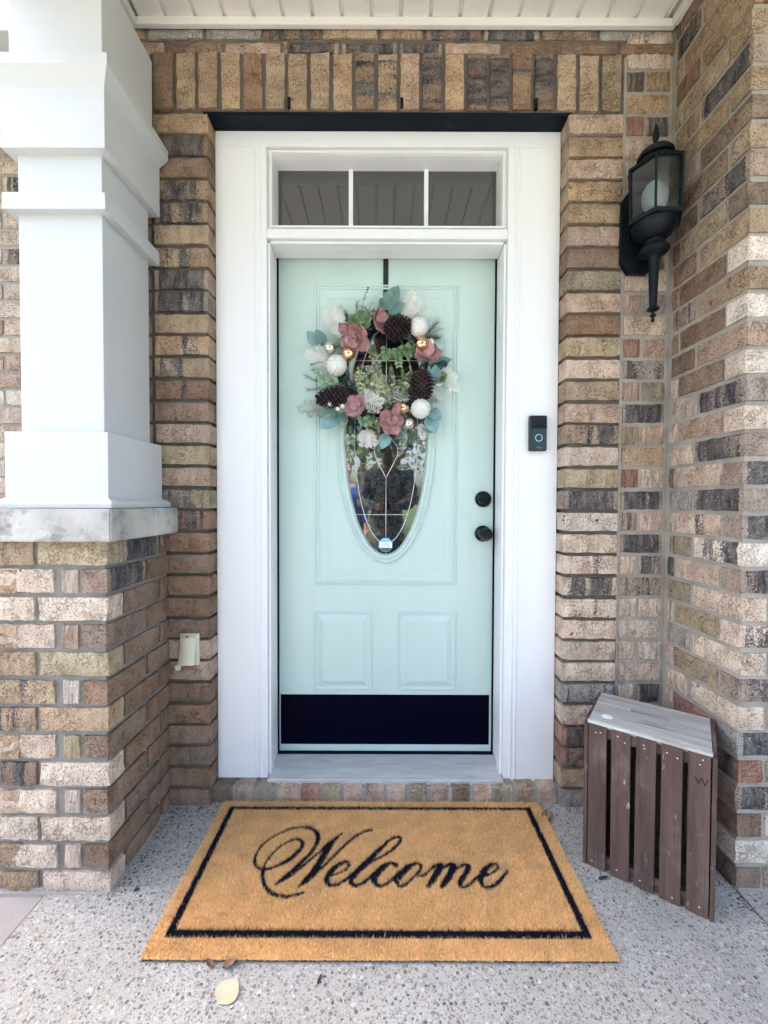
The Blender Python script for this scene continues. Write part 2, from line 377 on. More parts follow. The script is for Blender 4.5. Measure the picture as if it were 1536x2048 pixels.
bm = bmesh.new(); bmbox(bm, .852, .8615, .009, .05, Z0, 2.826); bmbox(bm, .8615, 1.03, .0145, .05, 0, 3.0)
link('mortar', bm2me('mortar', bm), M_MORT, W)
box('backing', -1.3, 1.3, .262, .4, 0, 3.2, M_SOIL, W, 0)  # added panel that stops sky light leaking in round the door
box('sun_blocking_storey', -6., 2.7, .72, 6., 0, 6.0, far_brick(), W, 0)  # unseen house mass, added, widened and raised to keep sun off the slab
for xx in (-.352, .052, .533):               # black weep vents in the soldier course
    box('weep_vent', xx-.0055, xx+.0055, -.001, .01, 2.634, 2.672, M_BLACK, W, 0)
# rowlock sill under the door
def rowlock_mesh(k):
    rg = random.Random(40+k); L = .13; w = .067; v = []; f = []
    prof = [(0, 0), (0, .046), (.004, .055), (.014, .060), (L, .070), (L, 0)]
    nx = 4
    for i in range(nx):
        for (py, pz) in prof: v.append((-w/2+w*i/(nx-1), py+rg.uniform(-.0012, .0012), pz+rg.uniform(-.0012, .0012)))
    n = len(prof)
    for i in range(nx-1):
        for j in range(n): a = i*n+j; b2 = i*n+(j+1) % n; f.append((a, b2, b2+n, a+n))
    f.append(tuple(range(n))); f.append(tuple(range((nx-1)*n, nx*n))[::-1])
    me = pyd('brick', v, f); me.materials.append(MB_)
    bm = bmesh.new(); bm.from_mesh(me); bmesh.ops.recalc_face_normals(bm, faces=bm.faces); bm.to_mesh(me); bm.free(); return me
RL = [rowlock_mesh(k) for k in range(4)]
RCODE = 'b1 p1 o1 p1 r2 o2 p1 p2 p2 o2 p2 b1 p2 o1 t1 p2'.split()
for i in range(16):
    o = link('brick', RL[i % 4], None, W, (-.608+i*.0813, .022+random.uniform(-.003, .003), Z0-.001)); o.color = bcol(RCODE[i])
bm = bmesh.new(); v, f = [], []
bmbox(bm, -.646, .653, .027, .15, .08, .148)
link('mortar', bm2me('mortar', bm), M_MORT, W)

# --- projecting wall at the right
XR, YR = 1.025, -.331
WR = empty('brick_wall', (1.3, -.2, 0), 'buff and grey brick wall projecting at right, beside the wooden crate', 'wall')
WR.location = (0, 0, 0)
RT = {17: ('g2', 'k8', 'q1'), 16: ('p5', 'q1', 'k8'), 15: ('c1', 'k7', 't1'), 14: ('c1', 'p2', 'c1'), 13: ('q1', 'k7', 'q3'), 12: ('c1', 'b2', 'w0'), 11: ('b2', 'p1', 'b1'),
      18: ('c1', 'q3', 'k8'), 19: ('o4', 'w6', 'y1'), 20: ('k7', 'q1', 'k7'), 21: ('o1', 'c1', 'q1'), 22: ('c4', 'o1', 'q6'), 23: ('g3', 'c0', 'q3'), 24: ('q1', 'o1', 'k6'), 25: ('c1', 'c2', 'q1'),
      26: ('q2', 'r2', 'g7'), 27: ('k8', 'r7', 'q1'), 28: ('b3', 'o3', 'k7'), 29: ('b1', 'b2', 'y1'), 30: ('b1', 'r4', 'w1'), 31: ('b1', 'b2', 'c1'), 10: ('t1', 'b1', 'w0'), 9: ('k5', 't1', 'b1'), 8: ('t1', 'b1', 'w1'), 7: ('b2', 't1', 'p1'), 6: ('b1', 't2', 'b1'), 5: ('b2', 'k7', 'k4')}
for c in range(-5, 32):
    z = cz_(c); k = RT.get(c, (None,)*3); w = 'tbtpbt' if c < 8 else 'ccqwpqtgo'
    k = [q or rcode(w, .25) for q in k]
    if c % 2:
        brick(WR, XR, YR+.0985, z, BL, R(-90), k[1]); brick(WR, XR, -.066, z, .108, R(-90), k[0])
        o_ = k[2]; x = XR+BD+.012
        # end of the corner brick shows on the front: cap it with its own header face
        while x < 1.9: brick(WR, x+BL/2, YR, z, BL, 0, rcode('ccqwptg', .3)); x += BL+.012
    else:
        brick(WR, XR+BL/2, YR, z, BL, 0, k[2]); brick(WR, XR, YR+BD+.012+.0985, z, BL, R(-90), k[1])
        brick(WR, XR, -.022, z, .034, R(-90), k[0]); x = XR+BL+.012
        while x < 1.9: brick(WR, x+BL/2, YR, z, BL, 0, rcode('ccqwptg', .3)); x += BL+.012
bm = bmesh.new(); bmbox(bm, XR+.0065, 2.1, YR+.0065, .4, 0, 3.1)
link('mortar', bm2me('mortar', bm), M_MORT, WR)

# --- pier at the left
XP, YP = -.791, -.354; XPL = -1.123
PI = empty('brick_pier', (-.957, -.18, Z0), 'tan brick pier with a cast concrete cap under the white column', 'pier'); PI.location = (0, 0, 0)
PC = {19: ('y0', 't1'), 20: ('t1', 'c1', 'c1', 'k8'), 21: ('c1', 'c1'), 22: ('c1', 'p1', 'q1', 'b1'), 23: ('y0', 't1'), 24: ('q1', 'w2', 'y4', 'b1'), 25: ('t1', 't5'), 26: ('t1', 'y1', 'c1', 'b0'), 27: ('c0', 'b6'), 28: ('o1', 'q1', 'c1', 'b1'), 29: ('c0', 'c0'), 30: ('c1', 'q1', 'c0', 'b1'), 31: ('q0', 't1')}
for c in range(19, 32):
    z = cz_(c); k = PC[c]
    if c % 2:
        brick(PI, XP-BL/2, YP, z, BL, 0, k[0]); ln = (XP-BL-.012)-XPL; brick(PI, XPL+ln/2, YP, z, ln, 0, k[1])
        brick(PI, XP, YP+BD+.012+.0985, z, BL, R(90), 'k9' if c == 19 else 'b1'); brick(PI, XP, -.03, z, .055, R(90), 'b1')  # brown codes on the right face put its shade into the colour
        brick(PI, XPL, YP+BD+.012+.0985, z, BL, R(-90), 't1')
    else:
        brick(PI, XP, YP+.0985, z, BL, R(90), k[3]); brick(PI, XP, -.072, z, .137, R(90), 'b1')
        brick(PI, XP-BD-.012-.0225, YP, z, .045, 0, k[1]); ln = (XP-BD-.069-.012)-XPL; brick(PI, XPL+ln/2, YP, z, ln, 0, k[2])
        brick(PI, XPL, YP+.0985, z, BL, R(-90), 't1')
bm = bmesh.new(); bmbox(bm, XPL+.008, XP-.0125, YP+.0105, -.001, 0, 1.108); link('mortar', bm2me('mortar', bm), M_MORT3, PI)
bm = bmesh.new(); bmbox(bm, XPL-.004, XP+.004, YP-.006, -.002, Z0-.02, Z0+.012); bmesh.ops.bevel(bm, geom=list(bm.edges), offset=.008, segments=2, affect='EDGES')
link('mortar_bed', bm2me('mortar_bed', bm), M_MORT, PI)
bm = bmesh.new(); bmbox(bm, XPL-.032, XP+.032, YP-.032, -.0015, 1.110, 1.2015); bmesh.ops.recalc_face_normals(bm, faces=bm.faces)
bmesh.ops.bevel(bm, geom=list(bm.edges), offset=.004, segments=2, affect='EDGES')
link('capstone', bm2me('capstone', bm), M_CONC, PI)

# --- side wall of the house further left
YL = .38
WL = empty('brick_wall', (-1.8, YL, 0), 'sunlit pale pink brick wall seen past the left edge of the column', 'wall'); WL.location = (0, 0, 0)
for c in range(-5, 32):
    x = -2.45 - (.105 if c % 2 else 0)
    while x < -1.25: brick(WL, x+BL/2, YL, cz_(c)-.02, BL, 0, rcode('ccqqqwpp', .14)); x += BL+.012
bm = bmesh.new(); bmbox(bm, -2.6, -1.22, YL+.007, .7, 0, 3.1); bmbox(bm, -1.23, -1.20, .013, .7, 0, 3.1)
link('mortar', bm2me('mortar', bm), M_MORT, WL)

# ------------------------------------------------------------------ white column on the pier
CX, CY = -.957, -.169
COLM = empty('porch_column', (CX, CY, 1.2), 'white painted square porch column with mouldings, on the brick pier', 'column'); COLM.location = (0, 0, 0)
def cbox(name, hw, z0, z1, bev=.002, hb=None):
    yb = min(CY+(hb or hw), -.004)
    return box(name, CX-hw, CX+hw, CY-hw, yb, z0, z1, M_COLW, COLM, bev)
def cmould(name, prof, z0):
    v = []; f = []
    for hw, dz in prof:
        v += [(CX-hw, CY-hw, z0+dz), (CX+hw, CY-hw, z0+dz), (CX+hw, min(CY+hw, -.003), z0+dz), (CX-hw, min(CY+hw, -.003), z0+dz)]
    for k in range(len(prof)-1):
        for i in range(4): j = (i+1) % 4; f.append((k*4+i, k*4+j, (k+1)*4+j, (k+1)*4+i))
    f.append((3, 2, 1, 0)); k = len(prof)-1; f.append((k*4, k*4+1, k*4+2, k*4+3))
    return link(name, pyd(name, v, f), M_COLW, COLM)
cmould('base_moulding', [(.172, 0), (.173, .012), (.168, .019), (.158, .024), (.152, .027), (.150, .03)], 1.2035)
cbox('plinth', .150, 1.233, 1.424)
cbox('shaft', .1225, 1.424, 2.44)
cbox('neck_band', .148, 2.06, 2.108)
cmould('capital_moulding', [(.124, 0), (.149, 0.002), (.149, .17), (.152, .18), (.165, .205), (.172, .215), (.172, .245), (.134, .247)], 2.23)
cbox('top_block', .134, 2.470, 2.758)
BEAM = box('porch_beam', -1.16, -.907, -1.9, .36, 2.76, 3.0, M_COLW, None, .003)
tag(BEAM, 'white porch beam resting on the column, at the left end of the ceiling', 'beam')

# ------------------------------------------------------------------ ceiling
ZC = 2.932; YF = -1.6        # front edge of the porch roof
CE = struct(box('ceiling', -.905, 4.2, YF-.05, .2, ZC+.02, ZC+.14, M_SOFFIT, None, 0))
def soffit_mesh(y0, y1):
    w = .1035; prof = [(0, .006), (0, 0), (.086, 0), (.088, .0), (.092, .010), (.0995, .010), (.1025, .001), (w, .001), (w, .012)]
    v = []; f = []; n = len(prof)
    for y in (y0, y1):
        for (px, pz) in prof: v.append((px, y, pz))
    for i in range(n-1): f.append((i, i+n, i+n+1, i+1))
    return pyd('soffit_panel', v, f)
SM1 = soffit_mesh(YF, -.004); SM1.materials.append(M_SOFFIT); SM2 = soffit_mesh(YF, -.345); SM2.materials.append(M_SOFFIT)
x = -.8765
while x < 3.2:
    link('soffit_panel', SM1 if x < .95 else SM2, None, CE, (x, 0, ZC)); x += .1035
tr = box('trim', -.905, 1.018, -.020, -.0015, 2.906, 2.934, M_SOFFIT, CE, .003)
box('trim', 1.001, 1.0215, -.345, -.0225, 2.900, 2.934, M_SOFFIT, CE, .003)
box('trim', -.906, -.886, YF, -.0225, 2.900, 2.934, M_SOFFIT, CE, .003)
box('trim', 1.024, 3.2, -.352, -.333, 2.900, 2.934, M_SOFFIT, CE, .003)

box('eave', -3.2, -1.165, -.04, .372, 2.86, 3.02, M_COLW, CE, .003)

# ------------------------------------------------------------------ lintel
LI = box('lintel', -.662, .668, .003, .112, 2.6135, 2.6235, M_LINTEL, None, .001)
tag(LI, 'dark painted steel lintel under the upright bricks above the door', 'lintel')

# ------------------------------------------------------------------ door frame
FR = empty('door_frame', (0, .07, .16), 'white door surround with a three-pane transom window', 'door frame'); FR.location = (0, 0, 0)
CYF = .068
XL, XRR = -.452, .455
def fb(name, *a, bev=.002, mat=None, par=None): return box(name, *a, mat or M_WHITE, par or FR, bev)
fb('casing', -.6445, XL, CYF, .13, .157, 2.5555); fb('casing', XRR, .651, CYF, .13, .148, 2.5555)
fb('head_casing', -.6445, .651, CYF+.001, .13, 2.5562, 2.6125)
for (a, b_) in ((-.500, -.492), (-.484, -.474), (.495, .503), (.478, .487)):       # slim beads run down the casing
    fb('bead', a, b_, CYF-.003, CYF+.004, .16, 2.555, bev=.0015)
fb('back_band', XL+.0005, XL+.010, .080, .13, .165, 2.205); fb('back_band', XRR-.010, XRR-.0005, .080, .13, .165, 2.205)
fb('transom_bar', XL+.0005, XRR-.0005, CYF-.002, .20, 2.2145, 2.2505)
fb('stop', XL+.0105, XRR-.0105, .082, .13, 2.204, 2.2138)
fb('jamb', XL-.006, XL+.003, .1305, .255, .16, 2.2135); fb('jamb', XRR-.003, XRR+.009, .1305, .255, .16, 2.2135)
fb('head_jamb', XL-.005, XRR+.008, .1306, .255, 2.2325, 2.2502)
# transom
v, f = extrude_rect_profile(XL, XRR, 2.2506, 2.5556, [(0, 0), (.010, 0), (.010, .010), (.017, .010), (.020, 0), (.022, -.02), (.022, -.075)], .085)
TS = link('transom_sash', pyd('transom_sash', v, f), M_WHITE, FR)
link('transom_pane', None, None, None) if False else None
PANES = ((XL+.0225, -.1475), (-.1365, .1495), (.1605, XRR-.0225))
for a, b_ in PANES: box('pane', a-.006, b_+.006, .158, .162, 2.270, 2.535, M_TGLASS, TS, 0)
for xm in (-.142, .155): box('muntin', xm-.0085, xm+.0085, .148, .157, 2.2700, 2.5360, M_WHITE, TS, .002)
# sill
SB = MBuf(); n = 22
pv = []
for i in range(n):
    y = .052+.148*i/n; z = .164+.010*i/n
    pv += [(y, z), (y+.004, z+.0012), (y+.0055, z+.0012)]
pv = [(.050, .150), (.050, .163)] + pv + [(.2, .175)]
vv = []; ff = []
for xx in (-.447, .449):
    for (y, z) in pv: vv.append((xx, y, z))
k = len(pv)
for i in range(k-1): ff.append((i, i+k, i+k+1, i+1))
SB.add(vv, ff); SB.build('sill', M_ALU, FR)
fb('sill_nosing', -.449, .452, .044, .054, .146, .1675, mat=M_ALU, bev=.003)
fb('door_sweep', -.447, .452, .196, .212, .1665, .1785, mat=M_SEAL, bev=.001)
fb('weatherstrip', XL+.0032, XL+.0093, .206, .228, .18, 2.229, mat=M_SEAL, bev=0)
fb('weatherstrip', XRR-.0093, XRR-.0032, .206, .228, .18, 2.229, mat=M_SEAL, bev=0)
fb('weatherstrip', XL+.0086, XRR-.0086, .206, .228, 2.2265, 2.232, mat=M_SEAL, bev=0)

# ------------------------------------------------------------------ front door
YD = .213
DO = empty('front_door', (0, YD, .18), 'pale mint green front door with leaded oval glass', 'door'); DO.location = (0, 0, 0)
DX0, DX1, DZ0, DZ1 = -.4425, .4455, .1795, 2.226
OCX, OCZ, GA, GB = 0.001, 1.497, .170, .493
def slab():
    n = 96; angs = sorted(set([2*math.pi*i/n for i in range(n)] + [math.atan2(z-OCZ, x-OCX) % (2*math.pi) for x in (DX0, DX1) for z in (DZ0, DZ1)]))
    v = []; f = []
    for a in angs:
        ca, sa = math.cos(a), math.sin(a)
        r_ = 1/math.sqrt((ca/(GA+.004))**2+(sa/(GB+.004))**2)
        tx = ((DX1 if ca > 0 else DX0)-OCX)/ca if abs(ca) > 1e-9 else 1e9; tz = ((DZ1 if sa > 0 else DZ0)-OCZ)/sa if abs(sa) > 1e-9 else 1e9
        q = min(tx, tz)
        v += [(OCX+r_*ca, YD+.03, OCZ+r_*sa), (OCX+r_*ca, YD, OCZ+r_*sa), (OCX+q*ca, YD, OCZ+q*sa), (OCX+q*ca, YD+.042, OCZ+q*sa)]
    m = len(angs)
    for i in range(m):
        j = (i+1) % m
        for k in range(3): f.append((i*4+k, j*4+k, j*4+k+1, i*4+k+1))
    me = pyd('slab', v, f); bm = bmesh.new(); bm.from_mesh(me); bmesh.ops.recalc_face_normals(bm, faces=bm.faces); bm.to_mesh(me); bm.free(); return me
link('slab', slab(), M_MINT, DO)
def ell_mould(prof, n=96):
    v = []; f = []
    for d, p in prof:
        for i in range(n):
            a = 2*math.pi*i/n; v.append((OCX+(GA+d)*math.cos(a), YD-p, OCZ+(GB+d)*math.sin(a)))
    for k in range(len(prof)-1):
        for i in range(n): j = (i+1) % n; f.append((k*n+i, k*n+j, (k+1)*n+j, (k+1)*n+i))
    return v, f
v, f = ell_mould([(-.001, -.012), (-.001, .006), (.003, .013), (.009, .016), (.015, .014), (.018, .009), (.021, .009), (.024, .013), (.029, .013), (.032, .006), (.035, .006), (.037, 0)])
OW = link('oval_window', pyd('oval_window', v, f), M_MINT, DO)
n = 96; gv = [(OCX+(GA+.002)*math.cos(2*math.pi*i/n), YD+.0085, OCZ+(GB+.002)*math.sin(2*math.pi*i/n)) for i in range(n)]
link('pane', pyd('pane', gv, [tuple(range(n))]), M_GLASS, OW)
YG = YD+.007
def came(pts, r_=.0017): B = MBuf(); B.tube([(x, YG, z) for x, z in pts], r_, 5); return B.build('came', M_CAME, OW, True)
def earc(a, b, t0, t1, n=40, cz=OCZ): return [(OCX+a*math.cos(R(t0+(t1-t0)*i/n)), cz+b*math.sin(R(t0+(t1-t0)*i/n))) for i in range(n+1)]
came(earc(GA-.003, GB-.003, 0, 360, 90), .0014)
came(earc(.131, .445, 100, 268)); came(earc(.131, .445, 80, -88))
came([(OCX, 1.005), (OCX, 1.325)]); came([(OCX, 1.66), (OCX, 1.985)])
for z in (1.172, 1.81):
    hw = GA*math.sqrt(1-((z-OCZ)/GB)**2)-.003; came([(OCX-hw, z), (OCX+hw, z)])
for s in (-1, 1):
    came([(OCX+s*.130, 1.485), (OCX+s*.167, 1.485)])
    came([(OCX, 1.325), (OCX+s*.010, 1.345), (OCX+s*.026, 1.375), (OCX+s*.043, 1.410), (OCX+s*.049, 1.435), (OCX+s*.045, 1.458), (OCX+s*.02, 1.49), (OCX+s*.004, 1.51)])
    came([(OCX+s*.047, 1.448), (OCX+s*.062, 1.450), (OCX+s*.078, 1.462), (OCX+s*.085, 1.49), (OCX+s*.07, 1.56), (OCX, 1.66)])
# raised mouldings
BIGP = [(0, 0), (.0015, .0045), (.006, .0055), (.0095, .0020), (.0115, .0015), (.0125, .0050), (.0185, .0055), (.021, .0022), (.024, .0015), (.055, .0012), (.057, .0004)]
v, f = extrude_rect_profile(-.295, .296, .879, 2.116, BIGP, YD); link('panel_moulding', pyd('panel_moulding', v, f), M_MINT, DO)
SMP = [(0, 0), (.002, .0055), (.007, .0060), (.010, .0015), (.017, .0012), (.038, .0085), (.0395, .0090)]
for a, b_ in ((-.297, -.054), (.052, .295)):
    v, f = extrude_rect_profile(a, b_, .438, .768, SMP, YD, True); link('raised_panel', pyd('raised_panel', v, f), M_MINT, DO)
box('kick_plate', -.437, .436, YD-.0025, YD-.0002, .208, .418, M_KICK, DO, .0008)
for xx in (-.425, -.14, .14, .424):
    for zz in (.216, .410): lathe('screw', [(.0028, 0), (.0026, .0009), (.001, .0013)], M_KICK, DO, 'Y', (xx, YD-.0026, zz), 10)
db = lathe('deadbolt', [(.034, 0), (.034, .004), (.030, .012), (.024, .018), (.0185, .0185), (.0175, .0165), (.006, .0165), (.002, .0165)], M_BLACK, DO, 'Y', (.404, YD, 1.238), 36)
box('keyway', .4032, .4050, YD-.0175, YD-.0160, 1.2325, 1.2435, M_SEAL, db, 0)
kn = lathe('door_knob', [(.034, 0), (.034, .004), (.028, .012), (.017, .016), (.013, .026), (.014, .034), (.022, .040), (.0275, .050), (.0275, .058), (.024, .066), (.017, .0665), (.0155, .063), (.006, .063), (.002, .063)], M_BLACK, DO, 'Y', (.404, YD, 1.095), 36)
# alarm sticker on the glass
ST = empty('alarm_sticker', (0.0, YG-.002, 1.046), 'small blue and white octagonal alarm sticker at the bottom of the oval glass', 'sticker')
def octo(r_, y0, y1, x0=-1, x1=1, z0=-1, z1=1):
    pts = [(r_*math.cos(R(22.5+45*i))/math.cos(R(22.5)), r_*math.sin(R(22.5+45*i))/math.cos(R(22.5))) for i in range(8)]
    v = [(x, y0, z) for x, z in pts] + [(x, y1, z) for x, z in pts]
    return v, [tuple(range(8)), tuple(range(8, 16))[::-1]] + [(i, (i+1) % 8, 8+(i+1) % 8, 8+i) for i in range(8)]
M_STB = simple('sticker_blue', (.10, .45, .72), .4, .03); M_STW = simple('sticker_white', (.8, .82, .84), .4, .02); M_STG = simple('sticker_grey', (.06, .10, .13), .4, .05); M_STT = simple('sticker_text', (.42, .48, .52), .4, .05)
link('border', pyd('border', *octo(.0285, -.0004, .0006)), M_STB, ST)
oc = [Vector((.0265*math.cos(R(22.5+45*i))/math.cos(R(22.5)), .0265*math.sin(R(22.5+45*i))/math.cos(R(22.5)))) for i in range(8)]
def band(name, zlo, zhi, mat, y):
    pts = []
    for i in range(8):
        p, q = oc[i], oc[(i+1) % 8]
        if zlo <= p.y <= zhi: pts.append(p)
        for zz in ((zhi, zlo) if p.y > q.y else (zlo, zhi)):
            if (p.y-zz)*(q.y-zz) < 0: pts.append(p.lerp(q, (zz-p.y)/(q.y-p.y)))
    return link(name, pyd(name, [(p.x, y, p.y) for p in pts], [tuple(range(len(pts)))]), mat, ST)
band('upper_band', .0125, .03, simple('sticker_sky', (.22, .58, .82), .4, .03), -.0009); band('middle_band', -.0125, .0125, M_STW, -.0009); band('lower_band', -.03, -.0125, M_STG, -.0009)
text_mesh('lettering', 'ring', .021, M_STT, ST, (0, -.0012, .001))

# ------------------------------------------------------------------ video doorbell
BE = empty('video_doorbell', (.5705, CYF, 1.4845), 'slim black video doorbell on the white casing at right of the door', 'doorbell'); BE.location = (0, 0, 0)
M_BELLF = simple('doorbell_face', (.008, .035, .045), .35, .1, 10); M_BELLG = simple('doorbell_gloss', (.004, .005, .016), .08, .05)
M_RING = simple('white_ring', (.78, .82, .9), .3, .02)
box('body', .538, .603, CYF-.024, CYF-.0005, 1.418, 1.551, M_BLACK, BE, .005, 3)
box('faceplate', .541, .600, CYF-.0265, CYF-.0245, 1.421, 1.5015, M_BELLF, BE, .001)
tp = box('camera_window', .541, .600, CYF-.0268, CYF-.0245, 1.5025, 1.548, M_BELLG, BE, .001)
lathe('lens', [(.0085, 0), (.008, .001), (.005, .0012), (.004, .0005), (.0015, .0005)], M_BLACK, tp, 'Y', (.5705, CYF-.0269, 1.515), 24)
bt = lathe('button', [(.0135, 0), (.0133, .0008), (.011, .0012), (.002, .0012)], M_BELLF, BE, 'Y', (.5705, CYF-.0266, 1.466), 32)
B = MBuf(); B.tube([(.5705+.0125*math.cos(2*math.pi*i/40), CYF-.0276, 1.466+.0125*math.sin(2*math.pi*i/40)) for i in range(41)], .0013, 6); B.build('light_ring', M_RING, bt, True)
text_mesh('lettering', 'ring', .012, simple('bell_text', (.25, .27, .28), .4, .02), BE, (.5705, CYF-.0268, 1.4315))

# ------------------------------------------------------------------ outlet cover
OU = empty('outlet_cover', (-.716, 0, .68), 'cream weatherproof outlet cover on the bricks left of the door', 'outlet cover'); OU.location = (0, 0, 0)
box('plate', -.750, -.681, -.012, -.0005, .626, .741, M_BEIGE, OU, .002)
B = MBuf(); v = []; f = []
for i, (z, y) in enumerate(((.728, -.019), (.715, -.024), (.68, -.026), (.65, -.030), (.632, -.033))):
    for xx, dy in ((-.747, .010), (-.744, .0), (-.718, -.001), (-.695, .0), (-.691, .010)): v.append((xx - .004*max(0, i-2)*(xx < -.74), y+dy, z - .004*(xx < -.74)*(i > 3)))
for i in range(4):
    for j in range(4): a = i*5+j; f.append((a, a+1, a+6, a+5))
B.add(v, f); fl = B.build('flap', M_BEIGE, OU, True)
box('tab', -.757, -.740, -.038, -.026, .615, .633, M_BEIGE, fl, .003)
B = MBuf(); B.tube([(-.742, -.019, .733), (-.690, -.019, .733)], .004, 8); B.build('hinge', M_BEIGE, OU, True)
lathe('screw', [(.0035, 0), (.003, .001), (.001, .001)], M_SEAL, OU, 'Y', (-.718, -.0235, .733), 10)

# ------------------------------------------------------------------ wall lantern
LX, LY = .914, -.079
LA = empty('wall_lantern', (LX, LY, 2.1), 'dark verdigris wall lantern with smoked glass and a long tail, in the corner', 'lantern'); LA.location = (0, 0, 0)
def hexpts(r_): return [(LX+r_*math.cos(R(60*i)), LY+r_*math.sin(R(60*i))) for i in range(6)]
def hexprism(name, r0, z0, r1, z1, mat, par):
    a, b_ = hexpts(r0), hexpts(r1); v = [(x, y, z0) for x, y in a]+[(x, y, z1) for x, y in b_]
    f = [tuple(range(6))[::-1], tuple(range(6, 12))]+[(i, (i+1) % 6, 6+(i+1) % 6, 6+i) for i in range(6)]
    return link(name, pyd(name, v, f), mat, par)
ZB, ZTP = 2.185, 2.352; RB, RT_ = .083, .087
bp = MBuf(); pts = [(.868, 2.045), (.932, 2.045), (.962, 2.085), (.962, 2.30), (.940, 2.33), (.86, 2.33), (.838, 2.30), (.838, 2.085)]
v = [(x, -.014, z) for x, z in pts]+[(x, .006, z) for x, z in pts]; bp.add(v, [tuple(range(8)), tuple(range(8, 16))[::-1]]+[(i, (i+1) % 8, 8+(i+1) % 8, 8+i) for i in range(8)])
bp.build('backplate', M_LANT, LA)
ar = MBuf(); ar.tube([(LX, -.005, 2.10), (LX, -.03, 2.105), (LX, LY, 2.12)], [.022, .020, .020], 10); ar.build('arm', M_LANT, LA, True)
hexprism('base_plate', RB+.004, ZB-.012, RB+.006, ZB, M_LANT, LA); hexprism('top_frame', RT_+.004, ZTP, RT_+.003, ZTP+.009, M_LANT, LA)
lo, hi = hexpts(RB), hexpts(RT_)
for i in range(6):
    B = MBuf(); B.tube([(*lo[i], ZB), (*hi[i], ZTP)], .0042, 6); B.build('post', M_LANT, LA)
    j = (i+1) % 6; k = .975
    q = [(*lo[i], ZB), (*lo[j], ZB), (*hi[j], ZTP), (*hi[i], ZTP)]; q = [(LX+(x-LX)*k, LY+(y-LY)*k, z) for x, y, z in q]
    q2 = [(LX+(x-LX)*.97, LY+(y-LY)*.97, z) for x, y, z in q]
    link('pane', pyd('pane', q+q2, [(0, 1, 2, 3), (7, 6, 5, 4), (0, 4, 5, 1), (1, 5, 6, 2), (2, 6, 7, 3), (3, 7, 4, 0)]), M_LGLASS, LA)
c0 = (LX, LY, 0)
lathe('roof', [(.082, ZTP+.009), (.060, ZTP+.028), (.040, ZTP+.036), (.040, ZTP+.042), (.055, ZTP+.044), (.056, ZTP+.054), (.046, ZTP+.068), (.022, ZTP+.082), (.008, ZTP+.088), (.006, ZTP+.096), (.0095, ZTP+.110), (.0105, ZTP+.124), (.008, ZTP+.138), (.004, ZTP+.154), (.001, ZTP+.166)], M_LANT, LA, 'Z', c0)
lathe('bowl', [(.030, 2.118), (.045, 2.128), (.060, 2.145), (.068, 2.160), (.070, ZB-.012)], M_LANT, LA, 'Z', c0)
lathe('tail', [(.001, 1.844), (.005, 1.848), (.006, 1.853), (.003, 1.858), (.009, 1.864), (.010, 1.869), (.004, 1.874), (.006, 1.880), (.019, 1.886), (.0195, 1.890), (.012, 1.898), (.0115, 1.902), (.0165, 2.04), (.018, 2.062), (.027, 2.070), (.042, 2.078), (.047, 2.086), (.043, 2.098), (.028, 2.110), (.028, 2.119)], M_LANT, LA, 'Z', c0)
B = MBuf(); n = 240                                              # spiral bulb
B.tube([(LX+(.031-.012*abs(2*i/n-1)**3)*math.cos(i*.42), LY+(.031-.012*abs(2*i/n-1)**3)*math.sin(i*.42), 2.232+.072*i/n) for i in range(n)], .0095, 8); B.build('bulb', M_BULB, LA, True)
lathe('socket', [(.017, ZB), (.017, 2.215), (.022, 2.217), (.022, 2.232), (.012, 2.234)], M_WHITE, LA, 'Z', c0)

# ------------------------------------------------------------------ wooden crate
def wood_mat(name, a, b_, grey, ax):
    m, t, bs = nt(name); v = objvec(t, 9.3); s = [38, 38, 38]; s[ax] = 2.2
    g = noise(t, scaled(t, v, tuple(s)), 1., 6, .65, .6); c = mixc(t, maprange(t, g, .3, .7), a, b_)
    c = mixc(t, maprange(t, noise(t, scaled(t, v, (7, 7, 5)), 1., 4), .55, .75), c, grey)
    fine = [320, 320, 320]; fine[ax] = 9; c = mixc(t, maprange(t, noise(t, scaled(t, v, tuple(fine)), 1., 3), .52, .7, 0, .45), c, tuple(x*.45 for x in a))
    fleck = maprange(t, noise(t, scaled(t, v, (60, 60, 14)), 1., 5, .7), .64, .70); c = mixc(t, fleck, c, (.42, .36, .29))
    oi = N(t, 'ShaderNodeObjectInfo'); c = mixc(t, maprange(t, oi.outputs['Random'], 0, 1, 0, .5), c, mixc(t, 1., c, (.6, .58, .58), 'MULTIPLY'))
    st = [9, 9, 9]; st[ax] = 1.2; c = mixc(t, maprange(t, noise(t, scaled(t, v, tuple(st)), 1., 5, .7), .56, .70, 0, .75), c, tuple(x*.42 for x in a))
    t.links.new(c, bs.inputs['Base Color']); bs.inputs['Roughness'].default_value = .85; bump(t, bs, g, .8, .004); return m
M_SLAT = wood_mat('stained_slat_wood', (.078, .044, .036), (.135, .084, .070), (.22, .165, .14), 2)
M_GREYW = wood_mat('weathered_board', (.36, .345, .325), (.62, .60, .575), (.30, .26, .225), 0)
CRL, CRW, CRD, CRH = (.628, -.249), .3065, .248, .456
CR = empty('wooden_crate', (CRL[0], CRL[1], Z0+.001), 'brown slatted wooden crate stood on end in the right corner', 'crate')
ang = math.atan2(-.18, .247); CR.rotation_euler = (0, 0, ang)
sw = .0500; gap = (CRW-5*sw-.006)/4
